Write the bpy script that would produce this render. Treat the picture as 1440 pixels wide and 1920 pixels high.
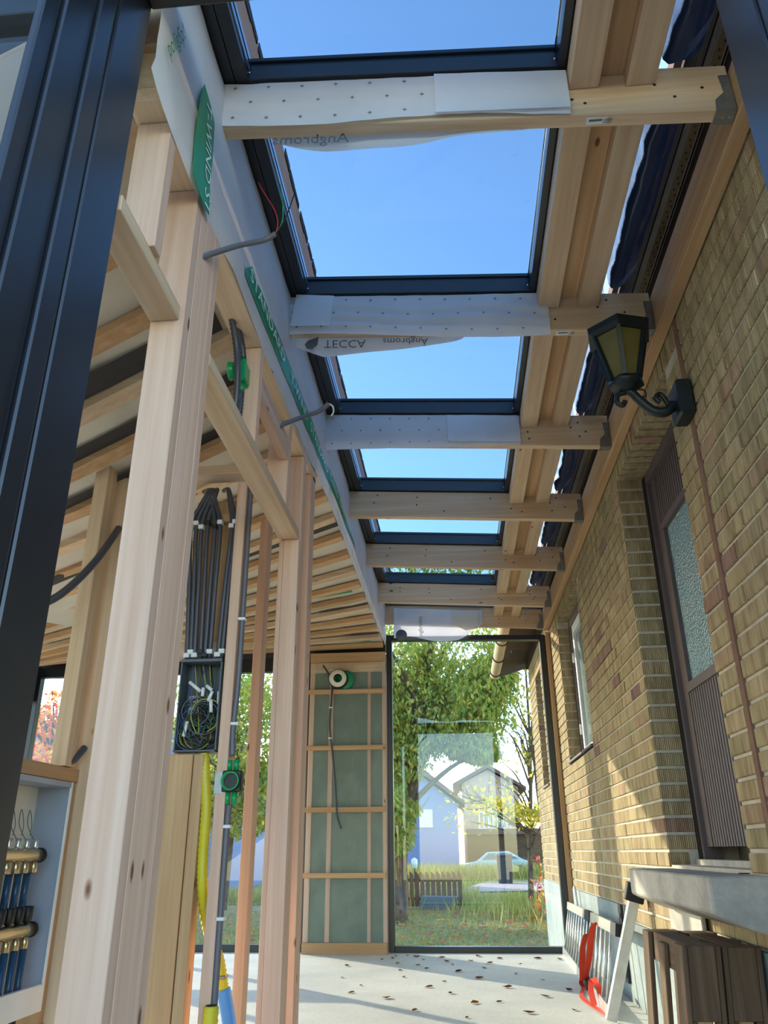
import bpy, bmesh, math, random
from mathutils import Vector, Matrix, noise
for _o in list(bpy.data.objects): bpy.data.objects.remove(_o)
SC = bpy.context.scene
COL = SC.collection
rnd = random.Random(7)
# ------------------------------------------------------------------ camera
PITCH, YAW, ROLL = math.radians(23.5), math.radians(4.95), math.radians(0.4)
def make_camera():
    Fh = Vector((-math.sin(YAW), math.cos(YAW), 0)); R = Vector((math.cos(YAW), math.sin(YAW), 0)); Z = Vector((0, 0, 1))
    F = Fh*math.cos(PITCH) + Z*math.sin(PITCH); U = -Fh*math.sin(PITCH) + Z*math.cos(PITCH)
    c, s = math.cos(ROLL), math.sin(ROLL)
    R2 = R*c - U*s; U2 = R*s + U*c
    cam = bpy.data.cameras.new('camera'); cam.sensor_fit = 'VERTICAL'; cam.sensor_height = 24.0
    cam.lens = 1463.0/1920.0*24.0; cam.clip_start = 0.02; cam.clip_end = 400
    o = bpy.data.objects.new('camera', cam); COL.objects.link(o)
    m = Matrix((R2, U2, -F)).transposed().to_4x4(); m.translation = Vector((0, 0, 0.85))
    o.matrix_world = m; SC.camera = o
make_camera()
# ------------------------------------------------------------------ sky, sun, exposure
SUN = Vector((1.05, -1.0, -0.45)).normalized()          # direction the light travels
def make_world():
    w = bpy.data.worlds.new('sky'); SC.world = w; w.use_nodes = True; nt = w.node_tree
    bg = nt.nodes['Background']; sk = nt.nodes.new('ShaderNodeTexSky'); sk.sky_type = 'NISHITA'
    sk.sun_disc = False; sk.sun_elevation = math.radians(17.5); sk.sun_rotation = math.atan2(-SUN.x, -SUN.y)
    sk.air_density = 1.0; sk.dust_density = 0.25; sk.ozone_density = 2.2
    nt.links.new(sk.outputs[0], bg.inputs[0]); bg.inputs[1].default_value = 0.85
    l = bpy.data.lights.new('sun', 'SUN'); l.energy = 7.2; l.angle = math.radians(0.5); l.color = (1.0, 0.86, 0.66)
    o = bpy.data.objects.new('sun', l); COL.objects.link(o); o.rotation_euler = SUN.to_track_quat('-Z', 'Y').to_euler(); o.location = (-20, 20, 12)
make_world()
vs = SC.view_settings; vs.view_transform = 'Standard'; vs.look = 'None'; vs.gamma = 1.0; vs.use_curve_mapping = False; vs.exposure = 0.0
SC.display_settings.display_device = 'sRGB'

# ------------------------------------------------------------------ materials
def srgb(r, g, b):
    f = lambda c: c/12.92 if c <= 0.04045 else ((c+0.055)/1.055)**2.4
    return (f(r/255), f(g/255), f(b/255), 1)
class NT:
    def __init__(s, name):
        s.m = bpy.data.materials.new(name); s.m.use_nodes = True; s.t = s.m.node_tree
        s.b = s.t.nodes['Principled BSDF']; s.out = s.t.nodes['Material Output']
    def n(s, ty, **k):
        x = s.t.nodes.new('ShaderNode'+ty)
        for a, v in k.items(): setattr(x, a, v)
        return x
    def l(s, a, b): s.t.links.new(a, b)
    def math(s, op, a, b=None, c=None):
        x = s.n('Math', operation=op)
        for i, v in enumerate((a, b, c)):
            if v is None: continue
            if isinstance(v, (int, float)): x.inputs[i].default_value = v
            else: s.l(v, x.inputs[i])
        return x.outputs[0]
    def pos(s, scale):
        g = s.n('NewGeometry'); v = s.n('VectorMath', operation='MULTIPLY'); v.inputs[1].default_value = scale
        s.l(g.outputs['Position'], v.inputs[0]); return v.outputs[0]
    def noise(s, vec, scale, detail=3, rough=.55):
        x = s.n('TexNoise'); x.inputs['Scale'].default_value = scale; x.inputs['Detail'].default_value = detail; x.inputs['Roughness'].default_value = rough
        s.l(vec, x.inputs['Vector']); return x.outputs[0]
    def ramp(s, fac, stops):
        x = s.n('ValToRGB'); e = x.color_ramp.elements
        while len(e) < len(stops): e.new(.5)
        for i, (p, c) in enumerate(stops): e[i].position = p; e[i].color = c
        s.l(fac, x.inputs[0]); return x.outputs[0]
    def mix(s, fac, a, b, mode='MIX'):
        x = s.n('Mix', data_type='RGBA', blend_type=mode)
        for sock, v in ((x.inputs[0], fac), (x.inputs[6], a), (x.inputs[7], b)):
            if isinstance(v, (int, float)): sock.default_value = v
            elif isinstance(v, tuple): sock.default_value = v
            else: s.l(v, sock)
        return x.outputs[2]
    def bump(s, h, strength, dist=.004):
        x = s.n('Bump'); x.inputs['Strength'].default_value = strength; x.inputs['Distance'].default_value = dist
        s.l(h, x.inputs['Height']); s.l(x.outputs[0], s.b.inputs['Normal'])
    def rand(s):
        o = s.n('ObjectInfo'); g = s.n('NewGeometry')
        return s.math('FRACT', s.math('ADD', o.outputs['Random'], g.outputs['Random Per Island']))
def plain(name, col, rough=.6, metal=0, var=.15, scale=8, bump=0.0, bscale=60, spec=.5):
    t = NT(name); p = t.pos((1, 1, 1)); f = t.noise(p, scale)
    d = tuple(c*(1-var) for c in col[:3])+(1,); h = tuple(min(1, c*(1+var)) for c in col[:3])+(1,)
    t.l(t.ramp(f, [(.3, d), (.7, h)]), t.b.inputs['Base Color'])
    t.b.inputs['Roughness'].default_value = rough; t.b.inputs['Metallic'].default_value = metal; t.b.inputs['Specular IOR Level'].default_value = spec
    if bump: t.bump(t.noise(p, bscale, 4), bump)
    return t.m
def wood(name, axis, light, dark, rough=.62, knots=True, grain=1.0):
    t = NT(name); k = [34*grain]*3; k[axis] = 1.1
    p = t.pos(tuple(k)); o = t.n('ObjectInfo'); ad = t.n('VectorMath', operation='ADD')
    t.l(p, ad.inputs[0]); mul = t.math('MULTIPLY', o.outputs['Random'], 37.0); t.l(mul, ad.inputs[1])
    g = t.noise(ad.outputs[0], 1.0, 4, .6)
    c = t.ramp(g, [(.26, dark), (.5, tuple((a+b)/2 for a, b in zip(light, dark))), (.66, light)])
    k2 = [5.0]*3; k2[axis] = .5
    g2 = t.noise(t.pos(tuple(k2)), 1.0, 2)
    c = t.mix(.35, c, t.ramp(g2, [(.35, tuple(x*.72 for x in light[:3])+(1,)), (.65, light)]), 'MULTIPLY')
    hs = t.n('HueSaturation'); t.l(c, hs.inputs['Color']); v = t.math('MULTIPLY_ADD', o.outputs['Random'], .26, .92); t.l(v, hs.inputs['Value'])
    c = hs.outputs[0]
    if knots:
        kk = [17.0]*3; kk[axis] = 7.0
        vo = t.n('TexVoronoi'); t.l(t.pos(tuple(kk)), vo.inputs['Vector']); vo.inputs['Scale'].default_value = 1.0
        sc = t.n('SeparateColor'); t.l(vo.outputs['Color'], sc.inputs[0])
        kn = t.math('MULTIPLY', t.math('LESS_THAN', sc.outputs[0], .09), t.ramp(vo.outputs['Distance'], [(.10, (1, 1, 1, 1)), (.19, (0, 0, 0, 1))]))
        c = t.mix(kn, c, srgb(116, 72, 46))
    t.l(c, t.b.inputs['Base Color']); t.b.inputs['Roughness'].default_value = rough
    t.b.inputs['Specular IOR Level'].default_value = .3
    t.bump(g, .25, .002)
    return t.m
def glass(name, tint=(.93, .97, .96, 1), refl=1.0, rough=0.0):
    t = NT(name); tr = t.n('BsdfTransparent'); tr.inputs[0].default_value = tint
    gl = t.n('BsdfGlossy'); gl.inputs['Roughness'].default_value = rough
    fr = t.n('LayerWeight'); fr.inputs[0].default_value = .5                 # Schlick, the same from both sides of the pane
    f = t.math('MULTIPLY_ADD', t.math('POWER', fr.outputs['Facing'], 5.0), .96, .04)
    mx = t.n('MixShader'); t.l(t.math('MULTIPLY', f, refl), mx.inputs[0]); t.l(tr.outputs[0], mx.inputs[1]); t.l(gl.outputs[0], mx.inputs[2])
    t.l(mx.outputs[0], t.out.inputs['Surface']); return t.m
def film(name, col, alpha, rough=.15, bump=.4, bscale=9):
    t = NT(name); t.b.inputs['Base Color'].default_value = col; t.b.inputs['Roughness'].default_value = rough; t.b.inputs['Alpha'].default_value = alpha
    t.bump(t.noise(t.pos((1, 1, .35)), bscale, 3), bump, .03); return t.m
def sheet(name, col, trans=.25, rough=.55, bump=.25):
    t = NT(name); f = t.noise(t.pos((1, 1, 1)), 3)
    c = t.ramp(f, [(.3, tuple(x*.88 for x in col[:3])+(1,)), (.7, col)]); t.l(c, t.b.inputs['Base Color']); t.b.inputs['Roughness'].default_value = rough
    t.bump(t.noise(t.pos((1, 1, 1)), 14, 4), bump, .012)
    tl = t.n('BsdfTranslucent'); t.l(c, tl.inputs[0]); mx = t.n('MixShader'); mx.inputs[0].default_value = trans
    t.l(t.b.outputs[0], mx.inputs[1]); t.l(tl.outputs[0], mx.inputs[2]); t.l(mx.outputs[0], t.out.inputs['Surface']); return t.m
def leafmat(name, cols, trans=.55):
    t = NT(name); c = t.ramp(t.rand(), [(i/(len(cols)-1), k) for i, k in enumerate(cols)])
    d = t.n('BsdfDiffuse'); tl = t.n('BsdfTranslucent'); t.l(c, d.inputs[0]); t.l(c, tl.inputs[0])
    mx = t.n('MixShader'); mx.inputs[0].default_value = trans; t.l(d.outputs[0], mx.inputs[1]); t.l(tl.outputs[0], mx.inputs[2]); t.l(mx.outputs[0], t.out.inputs['Surface']); return t.m
def brickmat(name):
    t = NT(name); r = t.rand()
    c = t.ramp(r, [(0, srgb(186, 168, 132)), (.2, srgb(202, 182, 144)), (.45, srgb(190, 172, 132)), (.65, srgb(208, 188, 150)), (.82, srgb(182, 170, 132)), (.965, srgb(196, 166, 136)), (1.0, srgb(156, 124, 118))])
    n1 = t.noise(t.pos((22, 22, 5)), 1.0, 4)
    c = t.mix(.55, c, t.ramp(n1, [(.34, srgb(150, 136, 116)), (.6, (1, 1, 1, 1))]), 'MULTIPLY')
    p = t.pos((1, 1, 0)); sx = t.n('SeparateXYZ'); t.l(p, sx.inputs[0])
    w = t.math('SINE', t.math('MULTIPLY', t.math('ADD', sx.outputs[0], sx.outputs[1]), 2*math.pi/.0095))
    jit = t.noise(t.pos((110, 110, 4)), 1.0, 2)
    h = t.math('MULTIPLY', t.math('ADD', w, t.math('MULTIPLY', jit, 2.0)), .5)
    groove_shade = t.ramp(h, [(.05, srgb(150, 134, 108)), (.55, (1, 1, 1, 1))])  # shade of the rib grooves painted into the brick colour
    c = t.mix(.8, c, groove_shade, 'MULTIPLY')
    t.l(c, t.b.inputs['Base Color']); t.b.inputs['Roughness'].default_value = .9; t.b.inputs['Specular IOR Level'].default_value = .2
    t.bump(h, .8, .003); return t.m
def concrete(name, a, b, scale=2.2, rough=.75):
    t = NT(name); p = t.pos((1, 1, 1)); f = t.noise(p, scale, 6, .65); f2 = t.noise(p, 40, 3)
    c = t.ramp(f, [(.3, a), (.66, b)]); c = t.mix(.25, c, t.ramp(f2, [(.35, (.55, .55, .55, 1)), (.6, (1, 1, 1, 1))]), 'MULTIPLY')
    t.l(c, t.b.inputs['Base Color']); t.b.inputs['Roughness'].default_value = rough; t.bump(f2, .15, .003); return t.m
def lawn(name):
    t = NT(name); p = t.pos((1, 1, 1)); f = t.noise(p, 1.3, 6, .7); f2 = t.noise(p, 14, 5, .7)
    c = t.ramp(f, [(.3, srgb(134, 142, 92)), (.5, srgb(170, 162, 116)), (.68, srgb(190, 172, 138))])
    c = t.mix(.5, c, t.ramp(f2, [(.35, srgb(110, 100, 60)), (.62, (1, 1, 1, 1))]), 'MULTIPLY')
    t.l(c, t.b.inputs['Base Color']); t.b.inputs['Roughness'].default_value = .95; t.bump(f2, .9, .05); return t.m
WL, WD = srgb(222, 200, 172), srgb(200, 170, 138)
WPX, WPD = srgb(226, 198, 178), srgb(206, 172, 148)
M = {}
for i, a in enumerate('xyz'):
    M['wood_'+a] = wood('spruce_'+a, i, WL, WD)
    M['pale_'+a] = wood('planed_pine_'+a, i, WPX, WPD)
    M['honey_'+a] = wood('honey_pine_'+a, i, srgb(214, 182, 142), srgb(192, 152, 110))
    M['old_'+a] = wood('weathered_wood_'+a, i, srgb(126, 102, 78), srgb(76, 60, 46), rough=.85)
M['alu'] = plain('black_aluminium', srgb(24, 28, 34), .32, .0, .1, spec=.6)
M['alu_blue'] = plain('anthracite_frame', srgb(34, 46, 58), .36, .0, .1, spec=.6)
M['rubber'] = plain('black_rubber', srgb(22, 22, 24), .7)
M['spacer'] = plain('bright_spacer', srgb(190, 205, 222), .25, .9)
M['galv'] = plain('galvanised_steel', srgb(150, 152, 150), .42, .85, .12, 30)
M['steel'] = plain('bright_aluminium', srgb(205, 206, 204), .3, .9, .08, 20)
M['glass'] = glass('window_glass', (.95, .98, .97, 1), 1.0)
M['roofglass'] = glass('sky_dimming_glass', (.525, .608, .665, 1), .5)  # tint added to dim and blue the brightened sky behind the panes
t = NT('frosted_glass'); t.b.inputs['Base Color'].default_value = srgb(126, 164, 176); t.b.inputs['Roughness'].default_value = .12; t.b.inputs['Specular IOR Level'].default_value = .9
vo = t.n('TexVoronoi'); t.l(t.pos((1, 1, 1)), vo.inputs['Vector']); vo.inputs['Scale'].default_value = 75; t.bump(vo.outputs['Distance'], .55, .012); M['frost'] = t.m
M['darkglass'] = plain('dark_pane', srgb(120, 136, 132), .06, 0, .1, spec=.9)
M['foil'] = sheet('white_membrane', srgb(240, 241, 246), .35)
M['foil2'] = sheet('cream_underlay', srgb(224, 214, 196), .25)
M['tape'] = plain('green_print', srgb(24, 140, 92), .5, 0, .08)
M['print_white'] = plain('white_print', srgb(226, 238, 230), .5, 0, .02)
M['print_grey'] = plain('grey_print', srgb(96, 100, 106), .6, 0, .05)
M['print_green'] = plain('green_letters', srgb(48, 140, 84), .6, 0, .05)
M['blackfoil'] = sheet('black_plastic_sheet', srgb(40, 56, 80), .22, .2, .3)
M['clear'] = film('clear_plastic_sheet', srgb(190, 200, 200), .16, .08, .8, 7)
M['insul'] = plain('grey_green_insulation', srgb(104, 122, 106), .9, 0, .18, 6, .6, 25)
M['brick'] = brickmat('ribbed_yellow_brick')
M['mortar'] = plain('mortar', srgb(190, 182, 166), .95, 0, .15, 14, .4)
M['mortar_brown'] = plain('brown_mortar', srgb(124, 92, 74), .95, 0, .15, 14, .4)
M['plinth'] = concrete('painted_plinth', srgb(122, 136, 138), srgb(160, 170, 166))
M['concrete'] = concrete('step_concrete', srgb(142, 138, 130), srgb(186, 180, 168), 4)
M['floor'] = concrete('floor_concrete', srgb(196, 196, 186), srgb(226, 224, 212), 1.1, .6)
M['brownpaint'] = plain('brown_painted_wood', srgb(92, 80, 80), .55, 0, .1)
M['white'] = plain('white_paint', srgb(226, 228, 226), .45, 0, .04)
M['grey_box'] = plain('grey_plastic', srgb(88, 96, 104), .45, 0, .06)
M['cabinet'] = plain('grey_sheet_metal', srgb(150, 160, 176), .4, .1, .05)
M['cabinet_white'] = plain('cream_backplate', srgb(226, 222, 204), .5, 0, .04)
M['nickel'] = plain('nickel_brass', srgb(196, 180, 142), .22, .95, .08)
M['pipe_blue'] = plain('blue_pipe', srgb(24, 72, 108), .25, 0, .1)
M['black'] = plain('black_plastic', srgb(24, 26, 28), .45, 0, .1)
M['conduit'] = plain('grey_conduit', srgb(98, 98, 106), .4, 0, .06)
M['conduit_dark'] = plain('dark_conduit', srgb(70, 70, 78), .35, 0, .06)
M['green_pl'] = plain('green_plastic', srgb(20, 148, 84), .25, 0, .06)
M['yellow'] = plain('yellow_hose', srgb(206, 192, 42), .4, 0, .06)
M['bluehose'] = plain('blue_hose', srgb(78, 148, 220), .45, 0, .06)
M['orange'] = plain('orange_strap', srgb(250, 74, 30), .5, 0, .06)
M['red'] = plain('red_wire', srgb(190, 40, 36), .5)
M['wire_yg'] = plain('yellow_green_wire', srgb(176, 180, 66), .45, 0, .2)
M['wire_green'] = plain('dull_green_wire', srgb(58, 104, 84), .45)
M['wire_bl'] = plain('blue_wire', srgb(60, 92, 150), .45)
M['wire_br'] = plain('brown_wire', srgb(96, 64, 46), .45)
M['lantern'] = plain('green_black_iron', srgb(26, 36, 38), .42, .3, .2, 20, .3)
M['amber'] = plain('amber_glass', srgb(98, 90, 42), .35, 0, .15, 14, spec=.7)
M['deadleaf'] = leafmat('dry_leaf', [srgb(96, 60, 36), srgb(140, 88, 50), srgb(70, 48, 34), srgb(172, 120, 62)], .2)
M['leaf_green'] = leafmat('willow_leaf', [srgb(140, 170, 96), srgb(176, 190, 98), srgb(212, 204, 104), srgb(124, 160, 104), srgb(220, 190, 88)], .62)
M['leaf_yellow'] = leafmat('yellow_leaf', [srgb(226, 186, 52), srgb(186, 190, 70), srgb(238, 204, 92), srgb(160, 170, 62)])
M['leaf_orange'] = leafmat('orange_leaf', [srgb(230, 160, 60), srgb(206, 90, 96), srgb(240, 190, 80), srgb(190, 70, 80)])
M['grass'] = leafmat('dry_grass', [srgb(196, 176, 104), srgb(150, 160, 70), srgb(214, 190, 120), srgb(120, 150, 60)], .4)
M['grass_g'] = leafmat('green_grass', [srgb(156, 166, 96), srgb(134, 150, 88), srgb(198, 184, 130)], .45)
M['lawn'] = lawn('autumn_lawn')
M['bark'] = plain('bark', srgb(92, 78, 64), .95, 0, .25, 10, .8, 30)
M['fence'] = plain('brown_fence_paint', srgb(104, 76, 62), .8, 0, .15)
M['path'] = plain('gravel_path', srgb(184, 160, 150), .95, 0, .1)
M['house_blue'] = plain('blue_grey_render', srgb(122, 136, 174), .9, 0, .04)
M['house_pink'] = plain('pink_render', srgb(192, 164, 150), .9, 0, .05)
M['rooftile'] = plain('brown_tiles', srgb(112, 84, 76), .85, 0, .15)
M['eave'] = plain('dark_eave_boards', srgb(66, 50, 40), .9, 0, .3, 12, .5)
M['strap_perf'] = plain('perforated_metal', srgb(120, 104, 76), .5, .4, .15)
M['fascia'] = plain('brown_fascia', srgb(214, 146, 110), .7, 0, .12)
M['felt'] = plain('dark_felt', srgb(62, 58, 56), .9, 0, .1)
M['terrace'] = concrete('terrace', srgb(140, 138, 130), srgb(176, 172, 164))
M['car'] = plain('silver_blue_paint', srgb(176, 200, 214), .2, .3, .05)
M['bin'] = plain('dark_bin', srgb(40, 48, 56), .45, 0, .1)
M['gutter'] = plain('beige_gutter', srgb(196, 176, 146), .5, 0, .1)

# ------------------------------------------------------------------ building blocks
def wloc(o):
    v = Vector((0, 0, 0))
    while o is not None: v = v + Vector(o.location); o = o.parent
    return v
class MB:
    def __init__(s): s.v = []; s.f = []; s.sm = []
    def add(s, vs_, fs, smooth=False):
        b = len(s.v); s.v += [Vector(p) for p in vs_]; s.f += [tuple(i+b for i in f) for f in fs]; s.sm += [smooth]*len(fs); return s
    def box(s, x0, x1, y0, y1, z0, z1):
        return s.add([(x0, y0, z0), (x1, y0, z0), (x1, y1, z0), (x0, y1, z0), (x0, y0, z1), (x1, y0, z1), (x1, y1, z1), (x0, y1, z1)],
                     [(3, 2, 1, 0), (4, 5, 6, 7), (0, 1, 5, 4), (1, 2, 6, 5), (2, 3, 7, 6), (3, 0, 4, 7)])
    def hexa(s, p): return s.add(p, [(3, 2, 1, 0), (4, 5, 6, 7), (0, 1, 5, 4), (1, 2, 6, 5), (2, 3, 7, 6), (3, 0, 4, 7)])
    def beam(s, a, b, w, h, up=(0, 0, 1)):        # straight bar from a to b, width w across, height h along up
        a, b = Vector(a), Vector(b); d = (b-a).normalized(); sd = d.cross(Vector(up)).normalized(); u = sd.cross(d).normalized()
        p = []
        for q in (a, b): p += [q-sd*w/2-u*h/2, q+sd*w/2-u*h/2, q+sd*w/2+u*h/2, q-sd*w/2+u*h/2]
        return s.add(p, [(0, 1, 2, 3)[::-1], (4, 5, 6, 7), (0, 1, 5, 4), (1, 2, 6, 5), (2, 3, 7, 6), (3, 0, 4, 7)])
    def prism(s, pts, ext):                        # planar outline pushed along ext
        n = len(pts); e = Vector(ext); a = [Vector(p) for p in pts]
        return s.add(a+[p+e for p in a], [tuple(range(n))[::-1], tuple(range(n, 2*n))]+[(i, (i+1) % n, n+(i+1) % n, n+i) for i in range(n)])
    def tube(s, pts, r, seg=8, cap=True, radii=None):
        pts = [Vector(p) for p in pts]; n = len(pts); vs_ = []; prev = None
        for i, p in enumerate(pts):
            d = (pts[min(i+1, n-1)]-pts[max(i-1, 0)]).normalized()
            if prev is None: prev = d.orthogonal().normalized()
            u = (prev-d*prev.dot(d))
            u = u.normalized() if u.length > 1e-6 else d.orthogonal().normalized()
            prev = u; w = d.cross(u); rr = radii[i] if radii else r
            vs_ += [p+(u*math.cos(2*math.pi*k/seg)+w*math.sin(2*math.pi*k/seg))*rr for k in range(seg)]
        fs = [(i*seg+k, i*seg+(k+1) % seg, (i+1)*seg+(k+1) % seg, (i+1)*seg+k) for i in range(n-1) for k in range(seg)]
        if cap: fs += [tuple(range(seg))[::-1], tuple(range((n-1)*seg, n*seg))]
        return s.add(vs_, fs, True)
    def lathe(s, prof, c, axis='z', seg=16, cap=True):
        c = Vector(c); vs_ = []
        for r, h in prof:
            for k in range(seg):
                a = 2*math.pi*k/seg; u, v = r*math.cos(a), r*math.sin(a)
                vs_.append(c+Vector({'z': (u, v, h), 'y': (u, h, v), 'x': (h, u, v)}[axis]))
        n = len(prof); fs = [(i*seg+k, i*seg+(k+1) % seg, (i+1)*seg+(k+1) % seg, (i+1)*seg+k) for i in range(n-1) for k in range(seg)]
        if cap: fs += [tuple(range(seg))[::-1], tuple(range((n-1)*seg, n*seg))]
        return s.add(vs_, fs, True)
    def grid(s, fn, nu, nv, thick=None):
        vs_ = [fn(i/nu, j/nv) for j in range(nv+1) for i in range(nu+1)]
        fs = [(j*(nu+1)+i, j*(nu+1)+i+1, (j+1)*(nu+1)+i+1, (j+1)*(nu+1)+i) for j in range(nv) for i in range(nu)]
        return s.add(vs_, fs, True)
    def build(s, name, mat, parent=None, bevel=0.0, shift=None):
        o = None; base = wloc(parent) if parent else Vector(shift or (0, 0, 0))
        me = bpy.data.meshes.new(name); me.from_pydata([tuple(p-base) for p in s.v], [], s.f)
        for p, q in zip(me.polygons, s.sm): p.use_smooth = q
        bm = bmesh.new(); bm.from_mesh(me); bmesh.ops.recalc_face_normals(bm, faces=bm.faces)
        if bevel: bmesh.ops.bevel(bm, geom=list(bm.edges), offset=bevel, segments=1, affect='EDGES', clamp_overlap=True)
        bm.to_mesh(me); bm.free()
        me.materials.append(M[mat] if isinstance(mat, str) else mat)
        o = bpy.data.objects.new(name, me); COL.objects.link(o)
        if parent: o.parent = parent
        else: o.location = base
        return o
def tag(o, label=None, cat=None, group=None, kind=None):
    if label: o['label'] = label
    if cat: o['category'] = cat
    if group: o['group'] = group
    if kind: o['kind'] = kind
    return o
def empty(name, loc=(0, 0, 0), **k):
    o = bpy.data.objects.new(name, None); COL.objects.link(o); o.location = loc; o.empty_display_size = .05; return tag(o, **k)
def struct(name, label, cat, loc=(0, 0, 0)): return empty(name, loc, label=label, cat=cat, kind='structure')
def B(name, mat, parent, x0, x1, y0, y1, z0, z1, bevel=.002): return MB().box(x0, x1, y0, y1, z0, z1).build(name, mat, parent, bevel)
def smooth_path(pts, n=6):
    pts = [Vector(p) for p in pts]; out = []
    for i in range(len(pts)-1):
        p0, p1, p2, p3 = pts[max(i-1, 0)], pts[i], pts[i+1], pts[min(i+2, len(pts)-1)]
        for k in range(n):
            t_ = k/n; out.append(.5*((2*p1)+(-p0+p2)*t_+(2*p0-5*p1+4*p2-p3)*t_*t_+(-p0+3*p1-3*p2+p3)*t_**3))
    return out+[pts[-1]]
def text(s, name, mat, parent, org, xd, yd, size, sx=1.0, depth=.0006, align='LEFT'):
    cu = bpy.data.curves.new(name, 'FONT'); cu.body = s; cu.size = size; cu.extrude = 0; cu.align_x = align; cu.resolution_u = 2
    ob = bpy.data.objects.new(name, cu); COL.objects.link(ob)
    dg = bpy.context.evaluated_depsgraph_get(); me = bpy.data.meshes.new_from_object(ob.evaluated_get(dg)); COL.objects.unlink(ob); bpy.data.objects.remove(ob)
    xd, yd = Vector(xd).normalized(), Vector(yd).normalized(); b = wloc(parent); org = Vector(org)
    for v in me.vertices: v.co = org+xd*(v.co.x*sx)+yd*v.co.y-b
    me.materials.clear(); me.materials.append(M[mat]); o = bpy.data.objects.new(name, me); COL.objects.link(o); o.parent = parent; return o
def N(x, y, z, s=1.0): return noise.noise(Vector((x*s, y*s, z*s)))

# ================================================================== SETTING
RY = [1.827, 2.95, 4.045, 5.135, 6.2, 7.26, 8.05]       # front faces of the rafters
RW = .048
def rb(x): return 2.97+(.96-x)*.06                        # rafter underside
def rt(x): return rb(x)+.2
# ---- ground, floor
g = MB().grid(lambda u, v: Vector((-45+90*u, -25+115*v, -.42+.10*N(u*9, v*11, 0)*(1 if v > .3 else 0))), 60, 70).build('ground', 'lawn')
tag(g, 'patchy autumn lawn with dry leaves around the house', 'ground', kind='structure')
fl = MB().box(-4.6, 1.3, .6, 8.25, -.3, 0).build('floor', 'floor'); tag(fl, 'pale bare concrete floor slab of the extension', 'floor', kind='structure')
tr = MB().box(-6, 4, -6, .6, -.3, -.03).build('floor', 'terrace'); tag(tr, 'grey concrete terrace outside the sliding door', 'floor', kind='structure')
pa = MB().grid(lambda u, v: Vector((-.4+8*u*(1-.3*v)+2.5*v, 27+16*v+3*u, -.33)), 8, 8).build('path', 'path'); tag(pa, 'pinkish gravel path beyond the picket fence', 'path', kind='structure')

# ---- brick wall on the right
WX = 1.02; CZ = .529; CH = .0785; JT = .0135
wall = struct('wall_right', 'ribbed yellow-brown brick house wall with pale mortar', 'wall')
NI = (3.14, 4.30, .80, 2.86); W2 = (6.14, 7.45, 1.575, 2.86); W3 = (9.25, 9.88, 1.53, 2.83)
WY0, WY1 = 1.0, 10.72
bricks = []                                                # (x0,x1,y0,y1,z0,z1)
def spans(z):
    cut = [(2.862, 2.905, 'j')]
    for a in (NI, W2, W3):
        if a[2]-.02 < z+.03 < a[3]: cut.append((a[0], a[1], 'o'))
    cut.sort(); out = []; y = WY0
    for a, b, k in cut: out.append((y, a)); y = b
    out.append((y, WY1)); return out
nc = int((3.02-CZ)/CH)
for c in range(-3, nc+1):
    z = CZ+c*CH
    for (a, b) in spans(z):
        if c < 0 and not (a < 9): continue
        if c < 0: a, b = max(a, 4.2), min(b, 5.6)           # the wall dips under the step
        if c < 0 and (c < -1 or b <= a): continue
        L = .246; off = (c % 2)*L/2; k0 = math.floor((a-off)/L); y = a
        if b-a < .26: bounds = [a, b]
        else:
            bounds = [a]+[off+L*k for k in range(k0, k0+60) if a+.05 < off+L*k < b-.05]+[b]
        for p, q in zip(bounds[:-1], bounds[1:]):
            deep = .17 if (abs(p-4.30) < .01 and NI[2] < z < NI[3]) or (abs(p-W2[1]) < .01 and z > W2[2]) or (abs(p-W3[1]) < .01) or (abs(q-3.14) < .01) or abs(q-W2[0]) < .01 else .1
            bricks.append((WX+rnd.uniform(-.002, .002), WX+deep, p+.002, q-.002, z+JT/2, z+CH-JT/2))
# soldier lintels over the openings
bricks = [b for b in bricks if not ((2.90 < b[2] and b[3] < 4.44 or 6.0 < b[2] and b[3] < 7.6) and b[4] > 2.80)]
for (a, b) in ((2.905, 4.45), (6.0, 7.6)):
    y = a
    while y < b-.03:
        bricks.append((WX, WX+.17, y+.005, y+.072, 2.865, 3.12)); y += .078
def bmesh_brick(dx, dy, dz, bev=.004):
    mb = MB().box(0, dx, 0, dy, 0, dz); me = bpy.data.meshes.new('brick'); me.from_pydata([tuple(v) for v in mb.v], [], mb.f)
    bm = bmesh.new(); bm.from_mesh(me); bmesh.ops.bevel(bm, geom=list(bm.edges), offset=bev, segments=1, affect='EDGES'); bm.to_mesh(me); bm.free(); me.materials.append(M['brick']); return me
bcache = {}
def size_on_view(b):
    d = (Vector(((b[0]+b[1])/2, (b[2]+b[3])/2, (b[4]+b[5])/2))-Vector((0, 0, .85)))
    vis = 1.0 if (d.y > 1.75 and b[3] > 2.0) else .05
    return vis/d.length**2
bricks.sort(key=size_on_view, reverse=True)
for b in bricks[:300]:
    k = tuple(round(v, 2) for v in (b[1]-b[0], b[3]-b[2], b[5]-b[4]))
    if k not in bcache: bcache[k] = bmesh_brick(b[1]-b[0], b[3]-b[2], b[5]-b[4])
    o = bpy.data.objects.new('brick', bcache[k]); COL.objects.link(o); o.parent = wall; o.location = (b[0], b[2], b[4])
mb = MB()
for b in bricks[300:]: mb.box(*b)
tag(mb.build('brick_courses', 'brick', wall), kind='stuff')
mb = MB(); x0, x1 = WX+.009, WX+.34
def back(y0, y1, z0, z1): mb.box(x0, x1, y0, y1, z0, z1)
back(WY0, NI[0]-.006, .3, 3.1); back(NI[1]+.008, W2[0]-.006, .3, 3.1); back(W2[1]+.008, 8.13, .3, 3.1); back(W2[0]-.006, W2[1]+.008, .3, W2[2]-.02)
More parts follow.
